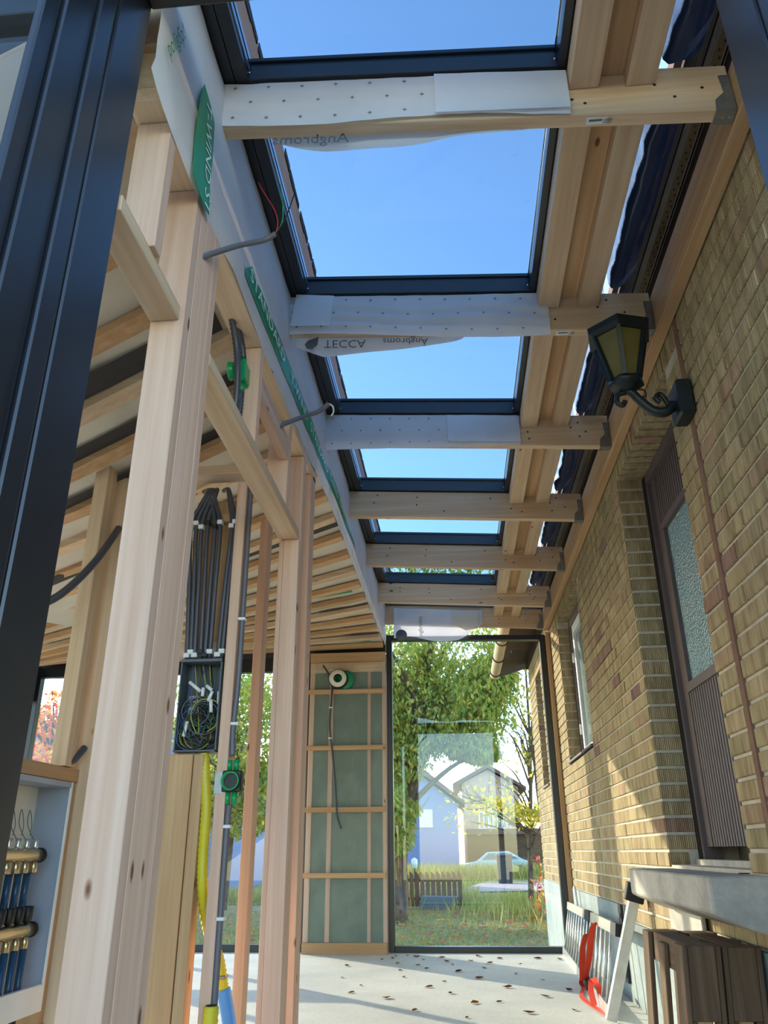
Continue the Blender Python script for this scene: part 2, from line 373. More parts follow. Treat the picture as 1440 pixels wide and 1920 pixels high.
back(NI[0]-.006, NI[1]+.008, .3, NI[2]-.02); back(NI[0]-.006, NI[1]+.008, 2.872, 3.1); back(W2[0]-.006, W2[1]+.008, 2.872, 3.1)
back(8.13, W3[0]-.006, .3, 3.3); back(W3[1]+.008, WY1-.01, .3, 3.3); back(W3[0]-.006, W3[1]+.008, .3, W3[2]-.01); back(W3[0]-.006, W3[1]+.008, W3[3]+.01, 3.3)
mb.build('mortar', 'mortar', wall)
B('mortar_joint', 'mortar_brown', wall, WX-.003, WX+.05, 2.864, 2.903, .53, 3.0, 0)
mb = MB().box(WX-.012, WX+.4, 1.0, 4.2, -.3, CZ-.002).box(WX-.012, WX+.4, 5.6, WY1, -.45, CZ-.002).box(WX-.012, WX+.4, 4.2, 5.6, -.3, CZ-CH-.002); mb.build('plinth', 'plinth', wall)
hs = MB().box(WX+.35, WX+5, 1.0, WY1, -.4, 3.25).build('house_core', 'mortar', wall)
B('membrane_edge', 'black', wall, WX-.03, WX-.012, 5.62, 5.70, .1, .53, 0)
for k in range(6): B('membrane_dimple', 'grey_box', wall, WX-.04, WX-.028, 5.63, 5.685, .13+.065*k, .16+.065*k, .002)
# ---- old ribbed door in the niche
dr = struct('door_1', 'old brown ribbed door with tall frosted pane in brick niche', 'door', (1.2, 3.72, .8))
DX = 1.19
mb = MB().box(DX-.02, DX+.06, 3.14, 3.20, .80, 2.86).box(DX-.02, DX+.06, 4.215, 4.30, .80, 2.86).box(DX-.02, DX+.06, 3.20, 4.215, 2.80, 2.86).build('frame', 'brownpaint', dr)
B('weather_gap', 'rubber', dr, DX-.025, DX+.02, 4.25, 4.302, .80, 2.86, 0)
mb = MB().box(DX, DX+.045, 4.13, 4.215, .86, 2.80).box(DX, DX+.045, 3.20, 3.30, .86, 2.80).box(DX-.004, DX+.045, 3.30, 4.13, 1.58, 1.625).box(DX-.004, DX+.045, 3.30, 4.13, 2.47, 2.51).build('door_stile', 'brownpaint', dr)
for (z0, z1) in ((.86, 1.58), (2.51, 2.80)):
    pnl = MB()
    pnl.box(DX+.028, DX+.04, 3.30, 4.13, z0, z1); p = pnl.build('ribbed_panel', 'brownpaint', dr)
    y = 3.31
    while y < 4.12:
        MB().prism([(DX+.028, y, z0), (DX+.004, y+.004, z0), (DX+.004, y+.026, z0), (DX+.028, y+.030, z0)], (0, 0, z1-z0)).build('rib', 'brownpaint', p); y += .0375
B('pane', 'frost', dr, DX+.02, DX+.028, 3.30, 4.13, 1.625, 2.47, 0)
B('pane_edge', 'brownpaint', dr, DX+.0, DX+.02, 4.10, 4.13, 1.625, 2.47, 0)
MB().box(DX-.05, DX+.06, 3.16, 4.28, .765, .805).build('threshold', 'concrete', dr)
# ---- small window further along
w2 = struct('window_3', 'small white casement window recessed in the brick wall', 'window', (1.15, 6.8, 1.6))
MB().box(1.125, 1.2, 6.14, 6.2, 1.6, 2.86).box(1.125, 1.2, 7.36, 7.45, 1.6, 2.86).box(1.125, 1.2, 6.2, 7.36, 2.79, 2.86).build('outer_frame', 'brownpaint', w2)
MB().box(1.14, 1.19, 7.28, 7.36, 1.6, 2.79).box(1.14, 1.19, 6.2, 6.28, 1.6, 2.79).box(1.14, 1.19, 6.28, 7.28, 2.71, 2.79).box(1.14, 1.19, 6.28, 7.28, 1.6, 1.68).build('casement', 'white', w2)
B('pane', 'darkglass', w2, 1.165, 1.17, 6.28, 7.28, 1.68, 2.71, 0)
for z in (1.8, 2.45): B('hinge', 'white', w2, 1.12, 1.14, 7.345, 7.372, z, z+.09, .003)
MB().prism([(1.0, 6.12, 1.56), (1.0, 6.12, 1.575), (1.19, 6.12, 1.605), (1.19, 6.12, 1.59)], (0, 1.35, 0)).build('sill', 'brownpaint', w2)
w3 = struct('window_4', 'narrow opening in the sunlit brick wall outside', 'window', (1.15, 9.6, 1.53))
MB().box(1.17, 1.2, 9.25, 9.88, 1.53, 2.83).build('shutter', 'brownpaint', w3); MB().prism([(1.0, 9.23, 1.51), (1.0, 9.23, 1.53), (1.17, 9.23, 1.55), (1.17, 9.23, 1.52)], (0, .67, 0)).build('sill', 'brownpaint', w3)
# cellar window in the plinth outside
w5 = struct('window_5', 'grey cellar window in the pale plinth outside', 'window', (1.0, 9.0, 0))
MB().box(.98, 1.01, 8.45, 8.75, -.05, .33).build('pane', 'grey_box', w5); B('sill', 'concrete', w5, .93, 1.01, 8.4, 8.8, -.1, -.05)

# ---- house eave and gutter
ev = struct('roof_1', 'dark underside of the old tiled house eave', 'roof', (1.2, 6, 3.2))
mb = MB(); mb.hexa([(.87, 1.0, 3.40), (2.9, 1.0, 4.35), (2.9, 11.4, 4.35), (.87, 11.4, 3.40), (.87, 1.0, 3.46), (2.9, 1.0, 4.42), (2.9, 11.4, 4.42), (.87, 11.4, 3.46)]); mb.build('tiles', 'rooftile', ev)
for k, (xa, za) in enumerate(((.88, 3.36), (.96, 3.39), (1.04, 3.42), (1.14, 3.46))):
    mb = MB().hexa([(xa, 1.0, za-.03), (xa+.07, 1.0, za), (xa+.07, 8.1, za), (xa, 8.1, za-.03), (xa, 1.0, za-.01), (xa+.07, 1.0, za+.02), (xa+.07, 8.1, za+.02), (xa, 8.1, za-.01)]); mb.build('eave_board', 'eave', ev)
for xa in (.965,):
    st = B('perforated_strap', 'strap_perf', ev, xa, xa+.03, 1.0, 8.1, 3.305, 3.309, 0)
    hl = MB()
    for k in range(230): hl.box(xa+.008+.009*(k % 2), xa+.014+.009*(k % 2), 1.02+k*.0303, 1.029+k*.0303, 3.3035, 3.3055)
    tag(hl.build('hole', 'rubber', st), kind='stuff')
B('eave_beam', 'eave', ev, 1.03, 1.12, 1.0, 8.1, 3.14, 3.36)
MB().box(WX-.02, WX+.2, 8.2, 10.8, 3.12, 3.36).build('wall_plate', 'eave', ev)
MB().hexa([(.62, 8.3, 3.10), (1.05, 8.3, 3.22), (1.05, 11.2, 3.22), (.62, 11.2, 3.10), (.62, 8.3, 3.20), (1.05, 8.3, 3.42), (1.05, 11.2, 3.42), (.62, 11.2, 3.20)]).build('soffit', 'eave', ev)
gt = MB()
gt.add([Vector((.60+.07*math.cos(a), y, 3.15+.07*math.sin(a))) for y in (8.35, 11.25) for a in [math.pi+k*math.pi/8 for k in range(9)]], [(k, k+1, k+10, k+9) for k in range(8)], True)
gt.build('gutter', 'gutter', ev)
for y in (9.2, 10.1, 11.0): MB().tube([(.60+.078*math.cos(a), y, 3.15+.078*math.sin(a)) for a in [math.pi*.95+k*math.pi*1.1/8 for k in range(9)]], .008, 6).build('gutter_bracket', 'eave', ev)

# ---- glazed roof over the corridor: rafters, blocking, ledger
cl = struct('ceiling', 'open timber rafters and blocking under the glass roof strips', 'ceiling', (0, 1.3, 2.97))
def rafter(i):
    y = RY[i]; x0, x1 = -.70, .957
    p = [(x0, y, rb(x0)), (x1, y, rb(x1)), (x1, y+RW, rb(x1)), (x0, y+RW, rb(x0)), (x0, y, rt(x0)), (x1, y, rt(x1)), (x1, y+RW, rt(x1)), (x0, y+RW, rt(x0))]
    r = MB().hexa(p).build('rafter', 'wood_x', cl, .003)
    zb = rb(.93); h = MB()
    h.prism([(.895, y-.003, zb-.003), (.957, y-.003, zb-.003), (.957, y-.003, zb+.15), (.925, y-.003, zb+.15), (.93, y-.003, zb+.075), (.90, y-.003, zb+.045)], (0, .003, 0))
    h.prism([(.895, y+RW, zb-.003), (.957, y+RW, zb-.003), (.957, y+RW, zb+.15), (.925, y+RW, zb+.15), (.93, y+RW, zb+.075), (.90, y+RW, zb+.045)], (0, .003, 0))
    h.box(.895, .957, y-.003, y+RW+.003, zb-.006, zb-.002); hg = h.build('joist_hanger', 'galv', r)
    n = MB()
    for k in range(6): n.box(.934, .939, y-.0045, y-.003, zb+.06+k*.015, zb+.064+k*.015)
    for k in range(2): n.box(.918+.02*k, .925+.02*k, y+.02, y+.027, zb-.0075, zb-.006)
    tag(n.build('nail', 'steel', r), kind='stuff')
    sc = MB()
    for (sx, sz) in ((.76, .16), (.74, .12), (.84, .10), (.77, .07), (.49, .08), (.52, .05), (.30, .15), (.0, .05), (-.2, .15), (-.21, .10), (-.5, .16), (-.5, .1)):
        sx += rnd.uniform(-.03, .03); sc.lathe([(.0055, -.0008), (.0055, .001)], (sx, y, rb(sx)+sz+rnd.uniform(-.01, .01)), 'y', 8)
    tag(sc.build('screw', 'rubber', r), kind='stuff'); return r
RAFT = [rafter(i) for i in range(7)]
B('ledger', 'honey_y', cl, .96, 1.016, 1.0, 8.1, 2.955, 3.14, .003)
yb = [1.0]+RY
for i in range(7):
    a, b = (yb[i]+(RW if i else 0)+.001), RY[i]-.001
    for nm, xa, xb, za, zb, m in (('noggin', .455, .55, 3.115, 3.20, 'wood_y'), ('noggin', .636, .727, 3.11, 3.195, 'wood_y'), ('noggin_filler', .55, .636, 3.165, 3.20, 'honey_y')):
        B(nm, m, cl, xa, xb, a, b, za, zb, .002)
B('roof_sheathing', 'felt', cl, .44, .745, 1.0, 8.15, 3.21, 3.24, 0)
for i, xx in ((0, .50), (1, .53)):
    lb = B('paper_label', 'white', RAFT[i], xx, xx+.09, RY[i]+.010, RY[i]+.036, rb(xx)-.004, rb(xx)-.0005, 0)
for i, xx in ((0, .50), (1, .53)):
    for (a, b, c, d) in ((.008, .05, .016, .022), (.056, .082, .014, .0165), (.054, .08, .020, .0225), (.052, .078, .027, .0295)):
        B('label_print', 'print_grey', RAFT[i], xx+a, xx+b, RY[i]+c, RY[i]+d, rb(xx+a)-.005, rb(xx+b)-.0035, 0)
# ---- roof windows between the rafters
def roof_window(i):
    y0 = (RY[i-1]+RW/2 if i else 1.0); y1 = RY[i]+RW/2
    w = struct('window_%d' % (6+i), 'roof glazing strip %s' % ['over the sliding door', 'between the first two wrapped rafters', 'between the second and third wrapped rafters', 'beyond the third wrapped rafter', 'third from the far end', 'second from the far end', 'against the far glass wall'][i], 'roof window', (0, (y0+y1)/2, 3.3))
    x0, x1 = -.70, .452
    def Z(x, d): return rt(x)+.004+d
    def bar(name, mat, xa, xb, ya, yb_, da, db):
        return MB().hexa([(xa, ya, Z(xa, da)), (xb, ya, Z(xb, da)), (xb, yb_, Z(xb, da)), (xa, yb_, Z(xa, da)), (xa, ya, Z(xa, db)), (xb, ya, Z(xb, db)), (xb, yb_, Z(xb, db)), (xa, yb_, Z(xa, db))]).build(name, mat, w, .0015)
    bar('side_profile', 'alu', x0, -.66, y0, y1, -.0, .10); bar('side_profile', 'alu', -.657, -.612, y0, y1, .0, .10)
    bar('spacer', 'spacer', -.612, -.607, y0+.04, y1-.05, .035, .098); bar('spacer_seal', 'rubber', -.607, -.605, y0+.04, y1-.05, .060, .066)
    bar('side_profile', 'alu', .425, x1, y0, y1, 0, .10); bar('spacer', 'spacer', .421, .425, y0+.04, y1-.05, .082, .1)
    fy = RY[i]-.022
    bar('cross_profile', 'alu_blue', -.612, .425, fy, y1, .0, .062); bar('cross_profile', 'alu_blue', -.612, .425, fy+.006, y1, .062, .082); bar('cross_profile', 'alu_blue', -.612, .425, fy-.004, y1, .082, .098)
    bar('cross_profile', 'alu_blue', -.612, .425, y0, y0+.04, 0, .10)
    bar('pane', 'roofglass', -.66, x1-.01, y0, y1, .100, .106)
    for xx in (-.609, .418): MB().lathe([(.005, -.002), (.005, .002)], (xx, fy-.002, Z(xx, .03)), 'y', 8).build('screw', 'steel', w)
for i in range(7): roof_window(i)
fa = MB().box(-.675, -.645, .9, 8.3, 3.30, 3.685).build('trim_1', 'fascia'); tag(fa, 'brown fascia board standing along the glass roof edge', 'fascia', kind='structure')
mb = MB()
for k in range(60):
    y = 1.0+k*.12+rnd.uniform(0, .05); mb.box(-.645, -.64, y, y+.1, 3.668+rnd.uniform(-.012, .006), 3.70+rnd.uniform(0, .01))
mb.build('flashing', 'felt', fa)

# ---- end wall: big pane, insulated panel, left glazing
w1 = struct('window_1', 'tall black-framed fixed pane at the end of the corridor', 'window', (.14, 8.15, 0))
def xz(*p): return [(x, 8.1, z) for x, z in p]
MB().prism(xz((-.69, 0), (-.63, 0), (-.63, 2.955), (-.69, 2.96)), (0, .09, 0)).build('frame_post', 'alu', w1, .003)
MB().prism(xz((.914, 0), (.972, 0), (.972, 2.915), (.914, 2.917)), (0, .09, 0)).build('frame_post', 'alu', w1, .003)
MB().prism(xz((-.63, 0), (.914, 0), (.914, .05), (-.63, .05)), (0, .09, 0)).build('frame_rail', 'alu', w1, .003)
MB().prism(xz((-.63, 2.90), (.914, 2.865), (.914, 2.917), (-.63, 2.955)), (0, .09, 0)).build('frame_rail', 'alu', w1, .003)
B('pane', 'glass', w1, -.63, .914, 8.15, 8.156, .05, 2.90, 0)
B('trim_2', 'honey_z', None, .974, 1.016, 8.06, 8.16, 0, 2.93); tag(bpy.data.objects['trim_2'], 'upright timber strip between black frame and brick wall', 'trim', kind='structure')
cb = MB().box(-4.56, -.70, 8.1, 8.19, 2.74, 3.1).build('trim_3', 'felt'); tag(cb, 'dark closing board above the end glazing', 'trim', kind='structure')
iw = struct('wall_back', 'insulated stud panel behind clear plastic and horizontal battens', 'wall', (-1.07, 8.0, 0))
for xa, xb in ((-1.47, -1.42), (-1.267, -1.224), (-.874, -.841), (-.726, -.69)): B('stud', 'pale_z', iw, xa, xb, 8.0, 8.1, .09, 2.66)
for xa, xb in ((-1.42, -1.267), (-1.224, -.874), (-.841, -.726)): B('insulation_batt', 'insul', iw, xa, xb, 8.012, 8.1, .09, 2.55, 0)
B('sole_plate', 'honey_x', iw, -1.47, -.69, 7.97, 8.1, 0, .09); B('top_board', 'honey_x', iw, -1.47, -.69, 7.97, 8.1, 2.655, 2.75); B('top_board', 'wood_x', iw, -1.47, -.69, 7.99, 8.1, 2.55, 2.652)
for z in (.622, 1.197, 1.772, 2.325): B('batten', 'honey_x', iw, -1.475, -.695, 7.955, 7.99, z, z+.045)
MB().grid(lambda u, v: Vector((-1.46+.775*u, 7.993-.002+.004*N(u*5, v*9, 1)-(.02*max(0, u-.86)*abs(N(u*30, v*26, 3))), .05+2.6*v)), 30, 60).build('plastic_sheet', 'clear', iw)
w4 = struct('window_2', 'wide black-framed glazing behind the stud wall', 'window', (-3, 8.15, 0))
MB().box(-4.5, -1.475, 8.1, 8.19, 2.60, 2.74).build('frame_rail', 'alu', w4, .003); MB().box(-4.5, -1.475, 8.1, 8.19, 0, .06).build('frame_rail', 'alu', w4, .003)
for xa in (-4.5, -3.4, -1.535): MB().box(xa, xa+.06, 8.1, 8.19, .06, 2.60).build('frame_post', 'alu', w4, .003)
MB().box(-4.44, -3.4, 8.1, 8.19, .99, 1.16).build('frame_rail', 'alu', w4, .003)
B('pane', 'glass', w4, -4.44, -1.53, 8.15, 8.156, .06, 2.6, 0)
w6 = struct('window_13', 'black-framed glazing along the far left side', 'window', (-4.5, 4.5, 0))
MB().box(-4.56, -4.5, 1.3, 8.09, 2.35, 2.74).build('frame_rail', 'alu', w6); MB().box(-4.56, -4.5, 1.3, 8.09, 0, .08).build('frame_rail', 'alu', w6)
for y in (1.3, 3.6, 5.9): MB().box(-4.56, -4.5, y, y+.07, .08, 2.35).build('frame_post', 'alu', w6)
# ---- slatted ceiling of the left room (twisted underlay, slats along X)
def ceil_z(x, y):
    s = max(0, .098*(8.2-y)); return 2.80-.03*max(0, (5-y)/2.5)+(x+.75)*s*(1 if x > -2.6 else .9)
c2 = struct('ceiling', 'slatted sloping ceiling with cream underlay over the left room', 'ceiling', (-2, 5, 2.8))
MB().grid(lambda u, v: Vector(((-.79 if 1.2+6.95*v < 3.85 else -.71)-3.75*u, 1.2+6.95*v, ceil_z((-.79 if 1.2+6.95*v < 3.85 else -.71)-3.75*u, 1.2+6.95*v)+.052+.010*N(u*14, v*22, 2))), 60, 120).build('underlay', 'foil2', c2)
def slat(y, w=.075, h=.042, m='honey_x'):
    xs = [-.80 if y < 3.8 else -.712, -1.7, -2.6, -3.6, -4.5]; mb_ = MB(); vs_ = []
    for x in xs:
        z0, z1 = ceil_z(x, y), ceil_z(x, y+w); vs_ += [(x, y, z0), (x, y+w, z1), (x, y+w, z1+h), (x, y, z0+h)]
    fs = [(0, 1, 2, 3), (16, 19, 18, 17)]
    for i in range(4): fs += [(4*i+k, 4*i+(k+1) % 4, 4*i+4+(k+1) % 4, 4*i+4+k) for k in range(4)]
    return mb_.add(vs_, fs).build('slat', m, c2, .002)
y = 1.5; k = 0
while y < 8.0:
    slat(y, .085+rnd.uniform(-.006, .012), .042, 'honey_x' if k % 3 else 'wood_x'); k += 1; y += .34+rnd.uniform(-.02, .02)
for y, xa, xb in ((4.64, -.715, -1.9), (5.25, -.715, -1.1), (5.92, -.715, -1.5), (6.55, -.715, -1.15), (7.52, -.715, -1.1), (2.35, -.85, -2.4), (2.75, -.85, -2.3), (3.1, -.9, -2.4), (3.85, -1.6, -3.2)):
    MB().grid(lambda u, v, y=y, xa=xa, xb=xb: Vector((xa+(xb-xa)*u, y+.13*v*(1-.8*u*(xa > -.9 and y > 4.7)), ceil_z(xa+(xb-xa)*u, y+.13*v)+.036)), 8, 2).build('dark_gap', 'felt', c2)
for y, xa in ((6.1, -.8), (7.8, -.82)):
    MB().grid(lambda u, v, y=y, xa=xa: Vector((xa-.5*u, y+.06*v*(1-u), ceil_z(xa-.5*u, y+.06*v)+.036)), 6, 2).build('green_tape', 'tape', c2)
text('TECCA', 'underlay_print', 'print_grey', c2, (-2.18, 3.62, ceil_z(-2.0, 3.62)+.038), (1, .0, .40), (0, -1, 0), .10)
# roof slab over the left room keeps the daylight out
MB().hexa([(-4.7, .9, 3.02), (-.70, .9, 3.27), (-.70, 8.3, 3.27), (-4.7, 8.3, 3.02), (-4.7, .9, 3.25), (-.70, .9, 3.34), (-.70, 8.3, 3.34), (-4.7, 8.3, 3.25)]).build('roof_deck', 'felt', c2)

# ---- stud wall on the left
SW = struct('wall_left', 'bare pine stud wall with posts, header and top plate', 'wall', (-.745, 2.6, 0))
XA, XB = -.795, -.70
B('header_beam', 'wood_y', SW, -.80, -.705, 1.40, 8.1, 2.90, 3.25); B('packer', 'wood_y', SW, -.80, -.705, 1.40, 3.79, 2.73, 2.864)
B('top_plate', 'wood_y', SW, -.80, XB, 1.40, 3.79, 2.68, 2.728)
for ya, yb_ in ((1.71, 1.757), (1.758, 1.895), (1.896, 1.945)): B('post_lamella', 'pale_z', SW, XA, XB, ya, yb_, 0, 2.678)
B('noggin', 'wood_y', SW, XA, -.713, 1.302, 1.709, 2.20, 2.245); B('header', 'wood_y', SW, XA, XB, 1.946, 3.394, 2.21, 2.255)
B('stud', 'pale_z', SW, XA, XB, 1.47, 1.515, 2.246, 2.678); B('stud', 'pale_z', SW, XA, XB, 2.515, 2.56, 2.256, 2.678); B('stud', 'pale_z', SW, XA, XB, 3.09, 3.137, 2.256, 2.678)
B('noggin', 'pale_y', SW, -.742, XB, 2.561, 3.089, 2.475, 2.578)
B('stud', 'pale_z', SW, -.772, XB, 3.395, 3.441, 0, 2.209); B('stud', 'pale_z', SW, XA, -.773, 3.40, 3.441, 0, 2.209); B('stud', 'pale_z', SW, XA, XB, 3.442, 3.512, 0, 2.678)
B('stud', 'pale_z', SW, XA, XB, 3.65, 3.703, 0, 2.678); B('stud', 'pale_z', SW, XA, XB, 3.704, 3.775, 0, 2.70)
B('sole_plate', 'wood_y', SW, XA, XB, 1.946, 3.394, 0, .045); B('sole_plate', 'wood_y', SW, XA, XB, 3.513, 3.649, 0, .045)
# cross partition behind it that carries the electrics
PW = struct('wall_partition', 'cross partition of pine studs carrying the electrical box', 'wall', (-1.2, 3.2, 0))
B('stud', 'pale_z', PW, -.942, -.899, 3.15, 3.245, 0, 2.40); B('board', 'honey_z', PW, -1.20, -1.045, 3.16, 3.24, 0, 1.21); B('stud', 'honey_z', PW, -1.042, -1.0, 3.165, 3.245, 0, 1.21)
B('back_panel', 'honey_z', PW, -1.16, -.945, 3.255, 3.268, 1.22, 2.36); B('rail', 'pale_x', PW, -1.16, -.945, 3.22, 3.253, 1.60, 1.68); B('rail', 'honey_x', PW, -1.16, -.945, 3.22, 3.253, 2.24, 2.28)
B('stud', 'pale_z', PW, -1.06, -1.012, 4.05, 4.145, 0, 2.6)
B('stud', 'wood_z', PW, -1.535, -1.44, 3.15, 3.245, 0, 2.55); B('top_plate', 'wood_x', PW, -1.6, -.80, 3.15, 3.245, 2.45, 2.495)
B('sole_plate', 'wood_x', PW, -1.6, -.80, 3.15, 3.245, 0, .0445)
MW = struct('wall_manifold', 'framed partition holding the underfloor heating cabinet', 'wall', (-1.55, 2.7, 0))
B('stud', 'wood_z', MW, -1.56, -1.50, 3.02, 3.11, 1.16, 2.52); B('rail', 'honey_y', MW, -1.6, -1.50, 1.6, 3.148, 1.107, 1.156); B('rail', 'honey_y', MW, -1.6, -1.50, 1.6, 3.148, .25, .30)
B('stud', 'honey_z', MW, -1.6, -1.505, 3.112, 3.148, 0, 1.106); B('top_plate', 'wood_y', MW, -1.6, -1.50, 1.6, 3.148, 2.52, 2.565)
B('stud', 'wood_z', MW, -1.6, -1.5, 2.1, 2.145, 1.157, 2.52); B('top_plate', 'wood_y', MW, -1.9, -1.81, 1.6, 3.148, 2.30, 2.345)
B('stud', 'wood_z', MW, -1.19, -1.145, 1.36, 1.455, 0, 2.5)

# ---- black sliding door frame around the camera
pd = struct('door_2', 'black aluminium sliding door frame the view looks through', 'door', (0, 1.2, 0))
for sgn, xj in ((-1, -.718), (1, .697)):
    def P(nm, d0, d1, ya, yb_, m='alu'):
        xa, xb = sorted((xj+sgn*d0, xj+sgn*d1)); return B(nm, m, pd, xa, xb, ya, yb_, 0, 3.05, .004)
    P('jamb_profile', 0, .085, 1.155, 1.30); P('jamb_gasket', .004, .06, 1.144, 1.155, 'rubber'); P('jamb_profile', .0, .06, 1.085, 1.144)
    P('jamb_profile', .010, .045, 1.02, 1.085); P('jamb_profile', .002, .035, .975, 1.02); P('jamb_profile', .012, .03, .925, .975)
B('head_profile', 'alu', pd, -.718, .697, 1.155, 1.30, 2.885, 3.05, .004); B('head_profile', 'alu', pd, -.718, .697, .925, 1.15, 2.90, 3.05, .004)
B('threshold', 'alu', pd, -.718, .697, .925, 1.30, 0, .02, .003)
B('pane', 'glass', pd, -2.4, -.81, 1.20, 1.206, .05, 2.72, 0)
B('head_profile', 'alu_blue', pd, -2.5, -.81, 1.17, 1.25, 2.72, 3.05, .003); B('jamb_profile', 'alu', pd, -2.5, -2.4, 1.17, 1.25, 0, 2.72, .003); B('threshold', 'alu', pd, -2.5, -.81, 1.17, 1.25, 0, .05, .003)

# ================================================================== THINGS
def thing(name, label, cat, loc, group=None): return empty(name, loc, label=label, cat=cat, group=group)
def one(o, label, cat, group=None): return tag(o, label, cat, group)
# ---- white foil over the header with its green band
def foil_low(y):
    pts = [(1.30, 2.67), (1.41, 2.64), (1.54, 2.632), (1.68, 2.64), (2.1, 2.69), (2.52, 2.68), (4.4, 2.785), (5.5, 2.80), (6.9, 2.825), (8.12, 2.845)]
    for (a, b), (c, d) in zip(pts[:-1], pts[1:]):
        if y <= c: return b+(d-b)*(y-a)/(c-a)
    return pts[-1][1]
def foil_pt(y, z): return Vector((-.692+.006*N(y*2.2, z*5, 4)+.004*N(y*.8, z*16, 9)+.003*N(y*9, z*9, 5), y, z))
def foil_fn(u, v):
    y = 1.305+6.79*u; lo = foil_low(y)+.008*N(y*9, 0, 2); p = foil_pt(y, lo+(3.262-lo)*v)
    if v < .06: p.x -= .006*(1-v/.06)
    return p
fo = MB().grid(foil_fn, 150, 16).build('vapour_foil', 'foil'); one(fo, 'long white foil sheet with green printed band over the header beam', 'foil sheet')
def band(y0, y1, lo, hi, n=40):
    return MB().grid(lambda u, v: foil_pt(y0+(y1-y0)*u, lo(y0+(y1-y0)*u)+(hi(y0+(y1-y0)*u)-lo(y0+(y1-y0)*u))*v)+Vector((.0035, 0, 0)), n, 6)
lo_ = lambda y: 2.762+.052*(y-2.19)
def hi_(y):
    a = lo_(y)+.105; a = min(a, 2.764+1.6*max(0, y-2.185)+.02) if y < 2.3 else a
    return a if y < 4.6 else max(lo_(y)+.004, a-.10*(y-4.6)/.85)
band(2.19, 5.43, lo_, hi_).build('green_band', 'tape', fo)
MB().prism([(-0.684, 1.598, 2.937), (-0.684, 1.615, 3.009), (-0.684, 1.678, 3.001), (-0.684, 1.731, 2.978), (-0.684, 1.747, 2.839), (-0.684, 1.749, 2.73), (-0.684, 1.781, 2.637), (-0.684, 1.72, 2.625), (-0.684, 1.652, 2.629), (-0.684, 1.609, 2.641), (-0.684, 1.596, 2.768)], (.002, 0, 0)).build('green_band', 'tape', fo)
def band_text(s, y0, size, sx): text(s, 'band_print', 'print_white', fo, (-.680, y0, lo_(y0)+.022), (0, 1, .052), (0, 0, 1), size, sx)
band_text('STANDARD', 2.23, .078, 1.5); band_text('T-WIND', 2.98, .078, 1.45); band_text('STANDARD', 3.48, .078, 1.45); band_text('T-WIND', 4.14, .07, 1.3); band_text('STANDARD', 4.54, .06, 1.3)
text('T-WIND ST', 'band_print', 'print_white', fo, (-.680, 1.640, 2.985), (0, .22, -1), (0, 1, .22), .075, 1.0)
text('poligSp!', 'foil_print', 'print_green', fo, (-.678, 1.36, 2.78), (0, .42, 1), (0, -1, .42), .06, 1.1)
text('WIND', 'foil_print', 'print_green', fo, (-.678, 1.40, 3.05), (0, .42, 1), (0, -1, .42), .05, 1.0)
# ---- white membrane wrapped round the rafters
def wrapped(i, x1, label, hem, flap, words):
    y = RY[i]-.006; seed = i*7
    def amp(u): return .55+.45*math.sin(u*3.1)
    def fn(u, v):
        x = -.695+(x1+.695)*u; zt, zb_ = rt(x)-.005, rb(x)-.008+hem(u)
        w = .005*N(x*3, v*2.5, seed)+(.020 if i == 1 else .007)*math.sin(v*11+x*2.2+N(x*2, v, seed)*2)*(v*(1-v)*3)
        return Vector((x, y-.004-abs(w)-.002*N(x*14, v*5, seed), zb_+(zt-zb_)*v))
    sh = MB().grid(fn, 90, 18).build('membrane_sheet', 'foil'); one(sh, label, 'membrane')
    mk = MB()
    for r in range(3):
        for c in range(int((x1+.66)/.115)):
            u, v = ((c+.5*(r % 2))*.115+.04)/(x1+.695), .16+r*.36
            if u > .97: continue
            p = fn(u, min(v, .97)); s_ = .0062; mk.box(p.x-s_, p.x+s_, p.y-.004, p.y-.0025, p.z-.0009, p.z+.0009).box(p.x-.0009, p.x+.0009, p.y-.004, p.y-.0025, p.z-s_, p.z+s_)
    tag(mk.build('printed_cross', 'print_grey', sh), kind='stuff')
    if flap:
        f0, f1, drop = flap
        def ff(u, v):
            x = f0+(f1-f0)*u; d = drop(u); return Vector((x, RY[i]+RW+.006+.012*math.sin(v*2+u*3)+.01*N(x*4, v, seed+3), rb(x)+.05-(.05+d)*v))
        MB().grid(ff, 50, 10).build('hanging_flap', 'foil', sh)
        for (s, xx, zz, xd, yd, size) in words:
            text(s, 'membrane_print', 'print_grey', sh, (xx, RY[i]+RW-.012, rb(xx)+zz), xd, yd, size)
    return sh
wrapped(0, .448, 'white membrane wrapped round the rafter nearest the camera', lambda u: .010-.012*math.sin(u*7), (-.52, .34, lambda u: .075*max(0, math.sin(math.pi*min(1, u*1.15)))**.8*(1-.55*u)+.012*math.sin(u*16)*u), [('Ångbroms', -.27, -.040, (-1, 0, .06), (0, 0, 1), .062)])
wrapped(1, .50, 'crumpled white membrane hanging from the second rafter', lambda u: -.022+.014*math.sin(u*5+1), (-.67, .12, lambda u: .105*(1-u)**.5*(.35+.65*min(1, u*6))), [('TECCA', -.535, -.02, (1, 0, -.06), (0, 0, -1), .062), ('Ångbroms', -.05, -.012, (-1, .0, .06), (0, 0, -1), .05)])
wrapped(2, .447, 'white membrane stretched over the third rafter', lambda u: -.035+.04*u, None, [])
ly = RY[1]+RW-.012
lg = MB().prism([(-.625, ly, rb(-.6)-.04), (-.61, ly, rb(-.6)-.02), (-.56, ly, rb(-.56)+.0), (-.565, ly, rb(-.56)-.045), (-.59, ly, rb(-.59)-.07), (-.615, ly, rb(-.61)-.065)], (0, .001, 0))
lg.build('leaf_logo', 'print_grey', bpy.data.objects['membrane_sheet.001'])
